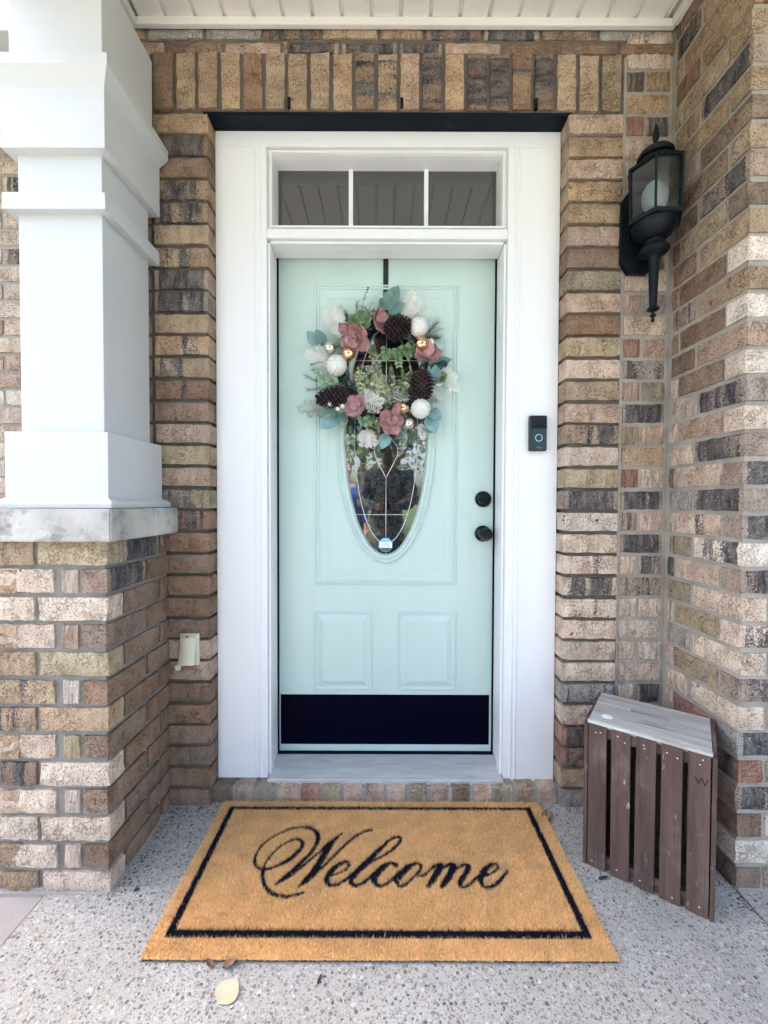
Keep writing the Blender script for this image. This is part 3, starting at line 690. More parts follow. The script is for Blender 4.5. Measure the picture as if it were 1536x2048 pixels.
for i in range(5):
    x0 = .003+i*(sw+gap); h0 = random.uniform(-.002, .002)
    sl = box('slat', x0, x0+sw, 0, .011, .0+abs(h0), CRH-.010+h0, M_SLAT, CR, .0018); sl.rotation_euler = (0, random.uniform(-.003, .003), 0); sl.location.y = -random.uniform(0, .0025)*(i < 4)
    for zz in (CRH-.028, CRH-.036, .022):
        lathe('nail', [(.0022, 0), (.002, .0006), (.0008, .0009)], M_ALU, CR, 'Y', (x0+random.uniform(.012, .038), -.0026 if i < 4 else -.0004, zz+random.uniform(-.004, .004)), 8)
for i in range(5):
    x0 = .003+i*.0605; box('slat', x0, x0+.0588, CRD-.011, CRD, 0, CRH-.012, M_SLAT, CR, .0015)  # added unseen back slats, set tight to keep the inside dark
for s in (0, 1):
    for i in range(3):
        y0 = .018+i*.078
        a, b_ = (.0, .010) if s == 0 else (CRW-.010, CRW); a += (-.0105 if s == 0 else .0105); b_ += (-.0105 if s == 0 else .0105)
        box('side_slat', a, b_, y0, y0+.0745, .004, CRH-.004*(1+i % 2), M_SLAT, CR, .0015)
    box('corner_post', -.0105 if s == 0 else CRW-.0, .0 if s == 0 else CRW+.0105, -.0005, .016, .0, CRH-.012, M_SLAT, CR, .001)
# ends: boards with a hand slot
def end_board(name, z0, z1, slot):
    x0, x1 = .0005, CRW-.0005; o = None
    for y0, y1 in ((.0118, .072), (.0745, CRD-.0118)):
        bm = bmesh.new(); dz = random.uniform(-.0015, 0)
        if slot and y1 > .2:
            sx0, sx1, sy0, sy1 = .100, .205, .140, .166
            for q in ((x0, sx0, y0, y1), (sx1, x1, y0, y1), (sx0, sx1, y0, sy0), (sx0, sx1, sy1, y1)): bmbox(bm, *q[:2], *q[2:], z0, z1+dz)
        else: bmbox(bm, x0, x1, y0, y1, z0, z1+dz)
        o = link(name, bm2me(name, bm), M_GREYW if slot else M_SLAT, CR)
    return o
end_board('end_board', CRH-.020, CRH, True); end_board('end_board', 0.002, .018, False)  # lower board takes the dark wood to deepen the shade inside
box('end_batten', -.001, CRW+.001, -.0015, .0115, CRH-.0095, CRH+.001, M_GREYW, CR, .002)
box('inner_rail', .002, CRW-.002, .0112, .022, CRH-.050, CRH-.0205, M_SLAT, CR, .001); box('inner_rail', .002, CRW-.002, .0112, .022, .020, .040, M_SLAT, CR, .001)
lathe('paint_spot', [(.016, 0), (.015, .0006), (.002, .0008)], M_WHITE, CR, 'Z', (.045, .055, CRH), 18)
M_INK = simple('burnt_ink', (.012, .010, .012), .8, .1)
text_mesh('lettering', 'W', .030, M_INK, CR, (.003+4*(sw+gap)+.030, -.0008, CRH-.085))

# ------------------------------------------------------------------ doormat
MATX, MATY, MATZ, MW, MD = -.014, -.264, Z0+.001, 1.174, .55
DM = empty('doormat', (MATX, MATY, MATZ), 'tan coir doormat with a black border and black script Welcome', 'doormat')
box('backing', -MW/2+.003, MW/2-.003, -MD/2+.003, MD/2-.003, 0, .006, simple('mat_backing', (.05, .04, .03), .9, .1), DM, .001)
WEL = [[(-348.1,-12.7,8.4),(-366.7,-11.7,8.4),(-382.0,-5.5,9.0),(-391.3,6.1,9.7),(-394.2,19.2,9.2),(-390.3,37.1,8.2),(-374.3,55.8,7.8),(-348.1,74.0,7.3),(-316.1,87.7,7.4),(-284.2,94.6,7.5),(-256.1,94.1,8.7),(-229.7,87.8,12.3),(-212.9,75.3,15.8),(-208.0,60.8,15.6),(-211.5,44.3,13.6),(-223.0,26.1,12.7),(-245.7,4.3,13.0),(-267.4,-16.6,13.3),(-288.9,-34.6,13.6),(-306.4,-45.9,7.0)],[(-352.8,-14.7,9.5),(-355.7,-4.4,9.0),(-351.8,10.5,8.0),(-339.9,28.2,7.6),(-322.2,44.1,7.1),(-302.5,55.9,7.2),(-280.1,61.2,7.8),(-262.7,57.8,10.2),(-255.0,48.9,12.5),(-259.0,35.1,14.6),(-270.9,21.6,15.6),(-289.3,7.4,14.8),(-311.1,-3.2,11.8),(-333.6,-10.6,8.4),(-351.9,-13.7,8.4),(-366.7,-11.7,7.8)],[(-357.0,-14.7,10.6),(-351.2,-28.9,11.5),(-340.6,-44.5,10.8),(-323.3,-57.6,10.6),(-301.6,-65.9,10.0),(-276.4,-70.4,9.4),(-255.7,-69.9,8.4),(-235.8,-66.6,7.9),(-219.9,-62.6,7.9)],[(-306.4,-45.9,7.0),(-283.4,-34.6,8.2),(-264.8,-24.7,9.9),(-242.1,-8.3,10.1),(-219.1,10.8,8.6),(-194.6,28.4,8.1),(-177.6,44.4,11.8),(-154.0,60.8,12.0)],[(-131.2,78.4,5.5),(-148.6,64.5,12.0),(-165.8,44.4,19.5),(-178.7,21.7,22.5),(-191.0,0.1,21.4),(-203.2,-18.5,20.4),(-218.2,-34.5,16.3),(-236.7,-50.3,6.9)],[(-236.7,-50.3,6.9),(-216.9,-39.3,9.7),(-194.0,-22.5,10.4),(-170.8,-1.9,10.1),(-146.6,19.6,9.8),(-121.2,42.1,10.0),(-94.4,63.3,9.6),(-65.8,79.2,9.1),(-45.0,86.0,9.2),(-29.8,88.0,8.0)],[(-145.2,-26.4,7.1),(-128.2,-21.4,7.1),(-109.9,-15.3,7.7),(-97.4,-4.9,8.9),(-99.9,2.9,9.6),(-111.2,3.5,11.3),(-131.1,-3.9,14.6),(-148.4,-16.4,17.7),(-158.0,-30.4,16.3),(-157.2,-41.1,13.5),(-145.2,-47.4,10.7),(-126.7,-46.2,9.1),(-109.1,-39.1,9.2),(-91.6,-28.3,9.3),(-71.3,-14.2,9.4)],[(16.6,49.3,11.8),(-6.5,33.2,15.1),(-31.5,13.3,18.2),(-55.4,-5.9,20.1),(-73.4,-20.2,19.2),(-85.5,-34.2,17.3),(-84.4,-42.9,13.9),(-73.0,-48.6,10.6),(-54.7,-44.7,9.6),(-36.8,-34.1,9.7),(-18.5,-20.1,9.9)],[(15.5,51.6,10.6),(22.9,57.5,10.1),(46.9,67.1,10.2),(61.9,68.3,10.2),(66.2,62.3,10.2),(58.3,50.5,10.0),(34.5,33.3,9.3),(8.7,19.9,8.6),(-16.7,10.0,8.5),(-38.7,0.4,8.4)],[(46.8,-2.6,16.8),(39.8,1.6,11.2),(28.6,2.7,8.4),(14.6,-3.7,16.7),(-4.5,-16.1,22.0),(-16.4,-28.1,20.4),(-17.2,-39.8,16.1),(-3.5,-48.4,10.6),(15.1,-45.5,9.6),(33.9,-35.8,9.7),(55.9,-20.0,11.0)],[(104.2,0.7,12.3),(84.1,-7.7,17.8),(61.3,-24.0,19.6),(48.6,-37.7,16.1),(55.0,-48.3,9.6),(71.0,-46.3,9.0),(93.2,-33.8,8.6),(113.4,-19.8,9.3),(124.3,-7.6,9.4),(119.6,0.7,9.5),(104.3,1.8,10.1)],[(110.7,-19.9,7.1),(115.5,-26.8,7.1),(130.6,-24.8,7.6),(149.8,-13.7,7.7),(167.7,-4.4,10.0),(182.2,-1.2,13.9)],[(184.6,-3.3,19.5),(170.8,-19.7,19.7),(154.9,-35.6,18.8),(139.7,-49.0,13.2)],[(170.2,-23.7,8.2),(191.8,-9.5,8.3),(213.0,-0.1,11.2),(224.9,-3.2,18.3)],[(224.7,-4.3,19.4),(208.3,-23.6,19.6),(191.8,-39.3,18.7),(179.4,-48.9,13.2)],[(213.7,-23.6,7.6),(236.0,-9.4,8.3),(257.3,-1.1,11.1),(269.0,-4.2,16.6)],[(269.9,-6.3,16.6),(254.5,-23.5,16.3),(237.6,-37.3,15.5),(232.9,-45.9,12.7),(242.4,-50.6,9.5),(262.6,-44.0,9.0),(284.8,-31.4,9.1),(307.3,-19.4,9.3)],[(316.3,-25.4,7.6),(337.2,-19.4,7.6),(355.5,-10.2,9.3),(359.8,-1.9,9.4),(348.4,1.2,11.1),(324.2,-9.2,16.5),(302.7,-25.4,18.4),(295.9,-39.1,16.0),(303.3,-49.5,11.6),(321.7,-49.5,10.5),(346.2,-39.9,10.6),(366.9,-27.3,9.2),(386.5,-15.2,6.6)]]
VS = 1.55/1.17
def catmull(pts, sub=6):
    p = np.array(pts, float); q = np.vstack([2*p[0]-p[1], p, 2*p[-1]-p[-2]]); out = []
    for i in range(1, len(q)-2):
        for s in range(sub):
            t = s/sub; out.append(.5*((2*q[i])+(-q[i-1]+q[i+1])*t+(2*q[i-1]-5*q[i]+4*q[i+1]-q[i+2])*t*t+(-q[i-1]+3*q[i]-3*q[i+1]+q[i+2])*t**3))
    out.append(q[-2]); return np.array(out)
STK = np.vstack([catmull([(a, b*VS, w) for a, b, w in st]) for st in WEL])
SEG_A = []; SEG_B = []
for st in WEL:
    c_ = catmull([(a, b*VS, w) for a, b, w in st]); SEG_A.append(c_[:-1]); SEG_B.append(c_[1:])
SEG_A = np.vstack(SEG_A); SEG_B = np.vstack(SEG_B)
def inked(P):
    """P (n,2) metres in mat space -> bool mask for the script lettering"""
    q = P*1000.; q = np.stack([q[:, 0], q[:, 1]/1.17], 1); m = np.zeros(len(q), bool)
    near = (q[:, 0] > -410) & (q[:, 0] < 400) & (q[:, 1] > -110) & (q[:, 1] < 140); idx = np.where(near)[0]; qq = q[idx]; r_ = np.zeros(len(idx), bool)
    for a, b in zip(SEG_A, SEG_B):
        d = b[:2]-a[:2]; L2 = max(1e-9, d@d); t = np.clip(((qq-a[:2])@d)/L2, 0, 1); e = qq-(a[:2]+t[:, None]*d); w = (a[2]+(b[2]-a[2])*t)*.5
        r_ |= (e*e).sum(1) < (w*w)
    m[idx] = r_; return m
def bordered(P):
    x, y = P[:, 0], P[:, 1]; o = (x > -.553) & (x < .546) & (y > -.224) & (y < .246); i = (x > -.533) & (x < .526) & (y > -.203) & (y < .232)
    return o & ~i
NF = 240000
fp = np.stack([RNG.uniform(-MW/2, MW/2, NF), RNG.uniform(-MD/2, MD/2, NF)], 1)
jit = fp + RNG.normal(0, .0012, fp.shape)
mi, mb = inked(jit), bordered(jit)
def fibre_mesh(name, P, cols, mat, h0=.006, hh=.0135):
    n = len(P); a = RNG.uniform(0, 2*np.pi, n); w = RNG.uniform(.0006, .0012, n); ln = RNG.uniform(.6, 1.1, n)*hh
    tilt = RNG.normal(0, .0034, (n, 2)); dx, dy = np.cos(a)*w, np.sin(a)*w
    co = np.zeros((n, 3, 3)); co[:, 0] = np.stack([P[:, 0]-dx, P[:, 1]-dy, np.full(n, h0-.001)], 1); co[:, 1] = np.stack([P[:, 0]+dx, P[:, 1]+dy, np.full(n, h0-.001)], 1)
    co[:, 2] = np.stack([P[:, 0]+tilt[:, 0], P[:, 1]+tilt[:, 1], h0+ln-.003], 1)
    me = bpy.data.meshes.new(name); me.vertices.add(n*3); me.vertices.foreach_set('co', co.ravel()); me.loops.add(n*3); me.loops.foreach_set('vertex_index', np.arange(n*3))
    me.polygons.add(n); me.polygons.foreach_set('loop_start', np.arange(n)*3); me.update()
    at = me.color_attributes.new('tone', 'FLOAT_COLOR', 'POINT'); c4 = np.ones((n, 3, 4)); c4[:, :, :3] = cols[:, None, :]
    c4[:, :2, :3] *= .85; at.data.foreach_set('color', c4.ravel()); me.validate()
    o = link(name, me, mat, DM); o['kind'] = 'stuff'; return o
def attr_mat(name, rough=.9):
    m, t, b = nt(name); a = N(t, 'ShaderNodeAttribute'); a.attribute_name = 'tone'; t.links.new(a.outputs['Color'], b.inputs['Base Color']); b.inputs['Roughness'].default_value = rough
    b.inputs['Specular IOR Level'].default_value = .2; return m
M_COIR = attr_mat('coir')
base = np.array((.95, .60, .27)); tones = base*RNG.uniform(.62, 1.25, (NF, 1))*np.stack([np.ones(NF), RNG.uniform(.92, 1.08, NF), RNG.uniform(.8, 1.3, NF)], 1)
_pt = .5+.5*np.sin(fp[:, 0]*31+3*np.sin(fp[:, 1]*23))*np.sin(fp[:, 1]*37+2.3*np.sin(fp[:, 0]*19+1)); tones *= (.84+.24*_pt)[:, None]
tones[RNG.random(NF) < .06] *= .5
dk = np.array((.008, .008, .018))*RNG.uniform(.5, 1.8, (NF, 1))
plain = ~(mi | mb)
fibre_mesh('pile', fp[plain], tones[plain], M_COIR)
fibre_mesh('border', fp[mb & ~mi], dk[mb & ~mi], M_COIR); fibre_mesh('lettering', fp[mi], dk[mi], M_COIR)
# bed under the fibres, tan with the same dyed pattern
gx, gy = 472, 220
X_, Y_ = np.meshgrid(np.linspace(-MW/2, MW/2, gx), np.linspace(-MD/2, MD/2, gy)); P = np.stack([X_.ravel(), Y_.ravel()], 1); d_ = inked(P) | bordered(P)
cc = np.where(d_[:, None], np.array((.007, .007, .015)), np.array((.72, .45, .19))); idx = np.arange(gx*gy).reshape(gy, gx)
q = np.stack([idx[:-1, :-1], idx[:-1, 1:], idx[1:, 1:], idx[1:, :-1]], -1).reshape(-1, 4)
me = bpy.data.meshes.new('pile_bed'); nv = gx*gy; me.vertices.add(nv); co = np.concatenate([P, (.0085+RNG.normal(0, .0006, nv))[:, None]], 1); me.vertices.foreach_set('co', co.ravel())
me.loops.add(len(q)*4); me.loops.foreach_set('vertex_index', q.ravel()); me.polygons.add(len(q)); me.polygons.foreach_set('loop_start', np.arange(len(q))*4); me.update()
at = me.color_attributes.new('tone', 'FLOAT_COLOR', 'POINT'); c4 = np.ones((nv, 4)); c4[:, :3] = cc; at.data.foreach_set('color', c4.ravel())
link('pile_bed', me, M_COIR, DM)['kind'] = 'stuff'

# ------------------------------------------------------------------ wreath and its hanger
HG = empty('wreath_hanger', (-.004, YD, 2.05), 'black metal over-door strap holding the wreath', 'hanger'); HG.location = (0, 0, 0)
M_STRAP = simple('black_strap', (.008, .012, .016), .45, .1)
box('strap', -.0135, .0075, YD-.0035, YD-.0008, 1.985, 2.2255, M_STRAP, HG, .0005)
B = MBuf(); v = []; f = []
for (y, z) in ((YD-.0036, 1.995), (YD-.0036, 1.985), (YD-.010, 1.972), (YD-.030, 1.968), (YD-.042, 1.976), (YD-.045, 1.995)): v += [(-.0135, y, z), (.0075, y, z)]
for i in range(5): f.append((2*i, 2*i+1, 2*i+3, 2*i+2))
B.add(v, f); B.build('hook', M_STRAP, HG)

WR_ = empty('wreath', (-.005, YD-.01, 1.772), 'winter wreath of mauve flowers, pinecones and white ribbed baubles on the door', 'wreath'); WR_.location = (0, 0, 0)
def P3(zx, zy, y=.055): return Vector((-.005+(zx-768)*.0005, YD-y, 1.772-(zy-768)*.0005))
def leafmat(name, col, rough=.65, var=.2): return simple(name, col, rough, var, 25, .2, 120, .0008)
M_LAMB = leafmat('dusty_blue_leaf', (.20, .34, .35), .75); M_LAMB2 = leafmat('sage_leaf', (.13, .24, .21), .75)
M_EUC = leafmat('eucalyptus_leaf', (.17, .27, .12), .6); M_EUC2 = leafmat('pale_eucalyptus_leaf', (.33, .45, .33), .6)
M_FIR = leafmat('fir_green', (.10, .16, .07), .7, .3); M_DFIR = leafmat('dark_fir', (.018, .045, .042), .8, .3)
M_FROST = leafmat('frosted_cedar', (.78, .77, .71), .85, .15); M_FRN = leafmat('frosted_needle', (.36, .42, .37), .8, .3)
M_PETAL = simple('mauve_velvet', (.40, .215, .22), .9, .28, 70, .8, 160, .002)
M_PETALI = simple('mauve_velvet_pale', (.50, .30, .295), .9, .25, 70, .8, 160, .002)
M_CONE = simple('pinecone_brown', (.022, .011, .014), .6, .3, 30, .3, 90, .001); M_CTIP = simple('pinecone_tip', (.26, .16, .12), .7, .3, 40)
M_PUMP = simple('white_ribbed_bauble', (.74, .74, .70), .38, .05, 12); M_PEARL = simple('pearl', (.70, .67, .58), .2, .05)
M_GOLD = simple('rose_gold_bauble', (.80, .50, .30), .07, .03, 3, metal=1.); M_CHAMP = simple('champagne_bauble', (.72, .68, .56), .16, .05, 6, metal=.85)
M_WIRE = simple('vine', (.05, .035, .025), .9, .2)

def basis(d, up=(0, -1, 0)):
    d = Vector(d).normalized(); u = Vector(up); u = (u-d*u.dot(d)); u = u.normalized() if u.length > 1e-4 else d.orthogonal().normalized()
    return d, u, d.cross(u)
# wire and vine ring
RC_ = P3(762, 765, .02)
for k in range(5):
    B = MBuf(); ph = random.uniform(0, 6)
    B.tube([RC_+Vector(((.163+.016*math.sin(7*a+ph))*math.cos(a), -.006-.012*math.cos(5*a+ph*2), (.172+.016*math.sin(7*a+ph))*math.sin(a))) for a in [2*math.pi*i/60 for i in range(61)]], .0032, 5)
    B.build('vine', M_WIRE, WR_, True)
# dense dark fir filling behind everything
def needles(buf, base, d, L, n, nl, spread, rad=.0007, droop=0., flat=.5):
    d, u, w = basis(d)
    for i in range(n):
        t = i/n; p = Vector(base)+d*(L*t); a = random.uniform(0, 2*math.pi)
        s = u*math.cos(a)*flat+w*math.sin(a); q = (d*(1-spread)+s*spread).normalized()
        e = p+q*nl*random.uniform(.7, 1.15)+Vector((0, 0, -droop)); m = (p+e)/2; o = q.orthogonal().normalized()*rad; o2 = q.cross(o).normalized()*rad
        buf.add([p+o, p-o*.5+o2*.9, p-o*.5-o2*.9, e], [(0, 1, 3), (1, 2, 3), (2, 0, 3)])
    buf.tube([Vector(base), Vector(base)+d*L*.5, Vector(base)+d*L], [rad*1.6, rad*1.4, rad*.8], 5)
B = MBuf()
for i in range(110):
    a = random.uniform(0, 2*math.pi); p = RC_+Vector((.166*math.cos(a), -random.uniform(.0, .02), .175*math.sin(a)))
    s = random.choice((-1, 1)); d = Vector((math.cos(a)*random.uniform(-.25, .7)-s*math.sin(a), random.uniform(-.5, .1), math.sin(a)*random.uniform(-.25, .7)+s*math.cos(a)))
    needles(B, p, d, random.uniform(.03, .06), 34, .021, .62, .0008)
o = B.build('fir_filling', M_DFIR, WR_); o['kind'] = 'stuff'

def leaf_geo(base, d, up, L, Wd, curl=.15, fold=.12, n=7):
    d, u, w = basis(d, up); v = []; f = []
    for i in range(n+1):
        t = i/n; hw = Wd*.5*(math.sin(math.pi*min(1, t**.8))**.8)*(1 if 0 < i < n else .06); p = Vector(base)+d*(L*t)+u*(-curl*L*(t-.3)**2)
        v += [p-w*hw+u*hw*fold*2, p-w*hw*.5+u*hw*fold*.8, p, p+w*hw*.5+u*hw*fold*.8, p+w*hw+u*hw*fold*2]
    for i in range(n):
        for j in range(4): a = i*5+j; f.append((a, a+1, a+6, a+5))
    return v, f
def leaf(zx0, zy0, zx1, zy1, wz, mat, y0=.035, y1=.055, roll=0., name='leaf'):
    a, b_ = P3(zx0, zy0, y0), P3(zx1, zy1, y1); B = MBuf(); L = (b_-a).length
    up = Vector((math.sin(R(roll)), -math.cos(R(roll)), 0)); v, f = leaf_geo(a, b_-a, up, L, wz*.0005, random.uniform(.1, .3)); B.add(v, f)
    d, u, w = basis(b_-a, up); B.tube([a, a+(b_-a)*.5+u*.001, b_], [.0007, .0006, .0002], 4)
    return B.build(name, mat, WR_, True)
for q in ((745, 330, 780, 195, 95, M_LAMB2, 15), (790, 300, 872, 145, 130, M_LAMB2, -12), (780, 335, 925, 285, 110, M_LAMB2, 5), (240, 610, 150, 505, 110, M_LAMB, 10), (280, 610, 215, 495, 105, M_LAMB2, -10),
          (1130, 760, 1300, 725, 90, M_LAMB2, 8), (1125, 885, 1120, 775, 60, M_LAMB, 30), (1185, 900, 1165, 770, 100, M_LAMB, -15), (390, 1135, 230, 1175, 100, M_LAMB2, 5), (390, 1170, 260, 1275, 120, M_LAMB, 0), (470, 1175, 395, 1205, 90, M_LAMB2, -8),
          (790, 1310, 738, 1440, 105, M_LAMB, 8), (1130, 1120, 1220, 1195, 100, M_LAMB, 6), (1125, 1160, 1175, 1310, 120, M_LAMB, -6), (905, 1225, 925, 1335, 75, M_LAMB, 10), (560, 1240, 565, 1290, 50, M_LAMB, 0), (1090, 1250, 1140, 1310, 80, M_LAMB2, 20)):
    leaf(*q[:6], .04, .065, q[6])
# frosted cedar sprays
def cedar(zx0, zy0, zx1, zy1, wz, mat, y0=.04, y1=.06, n=13):
    a, b_ = P3(zx0, zy0, y0), P3(zx1, zy1, y1); d, u, w = basis(b_-a); L = (b_-a).length; B = MBuf(); Wd = wz*.0005
    bend = random.uniform(-.12, .12)
    def at(t): return a+d*(L*t)+w*(bend*L*t*t)+u*(.05*L*t*t)
    B.tube([at(i/6) for i in range(7)], [.0010*(1-.6*i/6) for i in range(7)], 4)
    for i in range(1, n):
        t = i/n; env = Wd*.5*(math.sin(math.pi*(.18+.8*t))**.7)
        for s in (-1, 1):
            dd = (d*.75+w*s*random.uniform(.75, 1.05)+u*random.uniform(-.2, .35)).normalized(); bl = env*random.uniform(.75, 1.1); p = at(t)
            B.tube([p, p+dd*bl], [.0009, .0005], 3)
            m = max(3, int(bl/.0042))
            for k in range(1, m+1):
                q = p+dd*bl*k/m
                for s2 in (-1, 1):
                    e = q+(dd*.75+(w*dd.dot(d)-d*dd.dot(w))*s2*.75+u*random.uniform(-.3, .4)).normalized()*random.uniform(.005, .0095); o = dd*.0017; z = u*.0008
                    B.add([q-o, q+o, e, q+z], [(0, 1, 2), (0, 3, 2), (3, 1, 2)])
    return B.build('cedar_sprig', mat, WR_)
CED = []
for i in range(16):
    a = 2*math.pi*i/16+random.uniform(-.15, .15); r1 = random.uniform(440, 500)
    CED.append((762+300*math.cos(a), 765-310*math.sin(a), 762+r1*math.cos(a+.15), 765-r1*1.03*math.sin(a+.15), random.uniform(70, 110), random.choice((M_FRN, M_FIR, M_FROST, M_EUC2))))
for q in CED: cedar(*q, .022, .034)
for q in ((420, 560, 300, 340, 150, M_FROST), (420, 520, 400, 310, 110, M_FROST), (470, 520, 330, 470, 90, M_FROST), (900, 380, 990, 190, 110, M_FROST), (900, 400, 1060, 260, 140, M_FROST), (900, 410, 1155, 370, 80, M_FROST), (880, 390, 1010, 330, 90, M_FROST),
          (340, 790, 130, 670, 120, M_FROST), (330, 780, 230, 620, 90, M_FROST), (530, 1010, 740, 1130, 150, M_FROST), (520, 1040, 690, 1020, 110, M_FROST), (560, 990, 760, 1080, 110, M_FROST), (620, 1270, 590, 1420, 130, M_FROST), (640, 1270, 680, 1420, 110, M_FROST), (700, 1290, 560, 1350, 110, M_FROST),
          (1190, 800, 1340, 880, 110, M_FROST), (1200, 790, 1350, 990, 90, M_FROST), (290, 1100, 70, 1130, 110, M_FRN), (280, 1110, 120, 1060, 80, M_FRN), (270, 1120, 150, 1180, 70, M_FRN), (1060, 1220, 1075, 1360, 80, M_FROST), (1130, 780, 1260, 760, 80, M_DFIR), (1000, 1250, 985, 1400, 70, M_FIR)):
    cedar(*q)
# fir sprigs
def fir(zx0, zy0, zx1, zy1, mat, nl=.020, n=90, y0=.035, y1=.05, rad=.0006, sp=.55, name='fir_sprig'):
    a, b_ = P3(zx0, zy0, y0), P3(zx1, zy1, y1); B = MBuf(); needles(B, a, b_-a, (b_-a).length, n, nl, sp, rad); return B.build(name, mat, WR_)
for q in ((520, 430, 550, 260, M_FIR), (470, 420, 400, 300, M_FIR), (560, 430, 585, 300, M_FRN), (300, 920, 120, 850, M_FIR), (320, 940, 140, 965, M_FIR), (300, 880, 190, 800, M_DFIR), (480, 420, 440, 340, M_DFIR), (620, 420, 660, 270, M_FRN), (300, 720, 180, 760, M_DFIR), (700, 1330, 640, 1440, M_FIR), (560, 1330, 500, 1440, M_FIR)): fir(*q)
for q in ((1090, 530, 1200, 480, M_FRN, .050, 60), (1080, 540, 1190, 560, M_DFIR, .045, 70), (1090, 520, 1180, 440, M_DFIR, .04, 60), (980, 1010, 860, 1010, M_FRN, .055, 60), (970, 1030, 880, 1050, M_FROST, .045, 40), (1140, 990, 1200, 1040, M_FROST, .05, 55), (1130, 1000, 1170, 1060, M_FRN, .05, 60), (540, 960, 470, 860, M_DFIR, .04, 60), (520, 930, 500, 850, M_FRN, .035, 30),
          (470, 1210, 430, 1260, M_FRN, .04, 40), (520, 1190, 520, 1260, M_DFIR, .045, 90), (900, 1300, 880, 1350, M_FRN, .045, 40), (940, 1290, 930, 1340, M_FROST, .04, 24), (640, 1240, 700, 1290, M_DFIR, .04, 60), (840, 620, 900, 660, M_DFIR, .04, 80), (950, 600, 960, 660, M_DFIR, .04, 70)):
    fir(*q[:5], q[5], q[6], .04, .06, .0006, .42, 'pine_sprig')
B = MBuf(); B.tube([P3(585, 300, .04), P3(590, 240, .045), P3(612, 195, .045), P3(630, 148, .045)], [.0009, .0008, .0006, .0003], 4)
for i in range(16):
    t = random.uniform(.25, 1); p = P3(588+42*t, 290-142*t, .045); v, f = leaf_geo(p, Vector((random.choice((-1, 1))*.7, random.uniform(-.3, .3), .8)), (0, -1, 0), .008, .0035, n=3); B.add(v, f)
B.build('twig', M_DFIR, WR_)
# eucalyptus
def euc(zx0, zy0, zx1, zy1, mat, rz=26, n=6, y0=.05, y1=.07):
    a, b_ = P3(zx0, zy0, y0), P3(zx1, zy1, y1); d, u, w = basis(b_-a); L = (b_-a).length; B = MBuf(); B.tube([a, (a+b_)/2+u*.003, b_], [.0011, .0009, .0006], 5)
    for i in range(n):
        t = .1+.9*i/(n-1); r_ = rz*.0005*(1.15-.5*t)
        for s in (-1, 1):
            dd = (w*s*random.uniform(.7, 1)+d*random.uniform(.3, .7)+u*random.uniform(-.2, .7)); v, f = leaf_geo(a+d*L*t, dd, u+w*random.uniform(-.5, .5), r_*2, r_*1.7, .3, .2, 5); B.add(v, f)
    return B.build('eucalyptus_sprig', mat, WR_, True)
for q in ((540, 470, 580, 370, M_EUC), (600, 460, 640, 380, M_EUC), (520, 450, 520, 400, M_EUC), (860, 620, 880, 780, M_EUC), (780, 630, 775, 740, M_EUC), (920, 600, 960, 720, M_EUC), (980, 600, 1070, 740, M_EUC), (290, 900, 230, 830, M_EUC2), (370, 920, 320, 880, M_EUC2), (330, 930, 260, 960, M_EUC2), (600, 1190, 640, 1260, M_EUC), (590, 1180, 600, 1250, M_EUC2), (1210, 860, 1245, 880, M_EUC), (490, 1330, 500, 1400, M_EUC2)): euc(*q)
for i in range(20):
    a = 2*math.pi*(i+.5)/20+random.uniform(-.1, .1); r0, r1 = 330, random.uniform(430, 490)
    fir(762+r0*math.cos(a), 765-r0*1.05*math.sin(a), 762+r1*math.cos(a+.25), 765-r1*1.05*math.sin(a+.25), random.choice((M_DFIR, M_FRN, M_FIR)), .034, 70, .03, .035, .0006, .45, 'pine_sprig')
    if i % 4 == 1: fir(762+320*math.cos(a), 765-330*math.sin(a), 762+280*math.cos(a+.5), 765-290*math.sin(a+.5), random.choice((M_DFIR, M_DFIR, M_FRN)), .026, 60, .03, .04, .0006, .5, 'pine_sprig')
# pinecones
def cone(zx, zy, zlen, zdia, angdeg, y=.075, tipk=.5):
    c = P3(zx, zy, y); d = Vector((math.cos(R(angdeg)), -.18, math.sin(R(angdeg)))).normalized(); d, u, w = basis(d); L = zlen*.0005; r0 = zdia*.0005*.5
    K = empty_part('pinecone', WR_); core = MBuf(); n = 10
    core.tube([c+d*(L*(i/n-.5)*.86) for i in range(n+1)], [max(.002, .62*r0*math.sin(math.pi*(.12+.86*(i/n)))**.7) for i in range(n+1)], 12)
    K = core.build('pinecone', M_CONE, WR_)
    Sx = MBuf(); T = MBuf(); rows = int(L/.0072); gold = 2.39996; N_ = int(rows*8)
    for i in range(N_):
        t = (i+.5)/N_; prof = math.sin(math.pi*(.14+.80*t**.9))**.65; rr = r0*prof; a = i*gold
        o = u*math.cos(a)+w*math.sin(a); p0 = c+d*(L*(t-.5)*.9-L*.02)+o*rr*.5; p1 = c+d*(L*(t-.5)*.9+L*.075)+o*rr*.98; tang = d.cross(o).normalized(); hw = .0075*(.5+.6*prof); nrm = (d-o*.2).normalized()
        th = nrm*.0016
        Sx.add([p0-tang*hw*.5, p0+tang*hw*.5, p1+tang*hw-o*.002, p1+o*.0015, p1-tang*hw-o*.002, p0-tang*hw*.5+th, p0+tang*hw*.5+th, p1+tang*hw+th-o*.002, p1+o*.0015+th*1.6, p1-tang*hw+th-o*.002],
               [(0, 1, 2, 3, 4), (9, 8, 7, 6, 5), (1, 6, 7, 2), (2, 7, 8, 3), (3, 8, 9, 4), (4, 9, 5, 0)])
        m = p1+o*.0008+th*1.2
        T.add([m-tang*hw*.75-o*.002, m+tang*hw*.75-o*.002, m+o*.0022+th*.6, m+th*1.2-o*.001], [(0, 1, 2), (0, 2, 3), (1, 3, 2)])
    Sx.build('scales', M_CONE, K); T.build('scale_tips', M_CTIP, K)
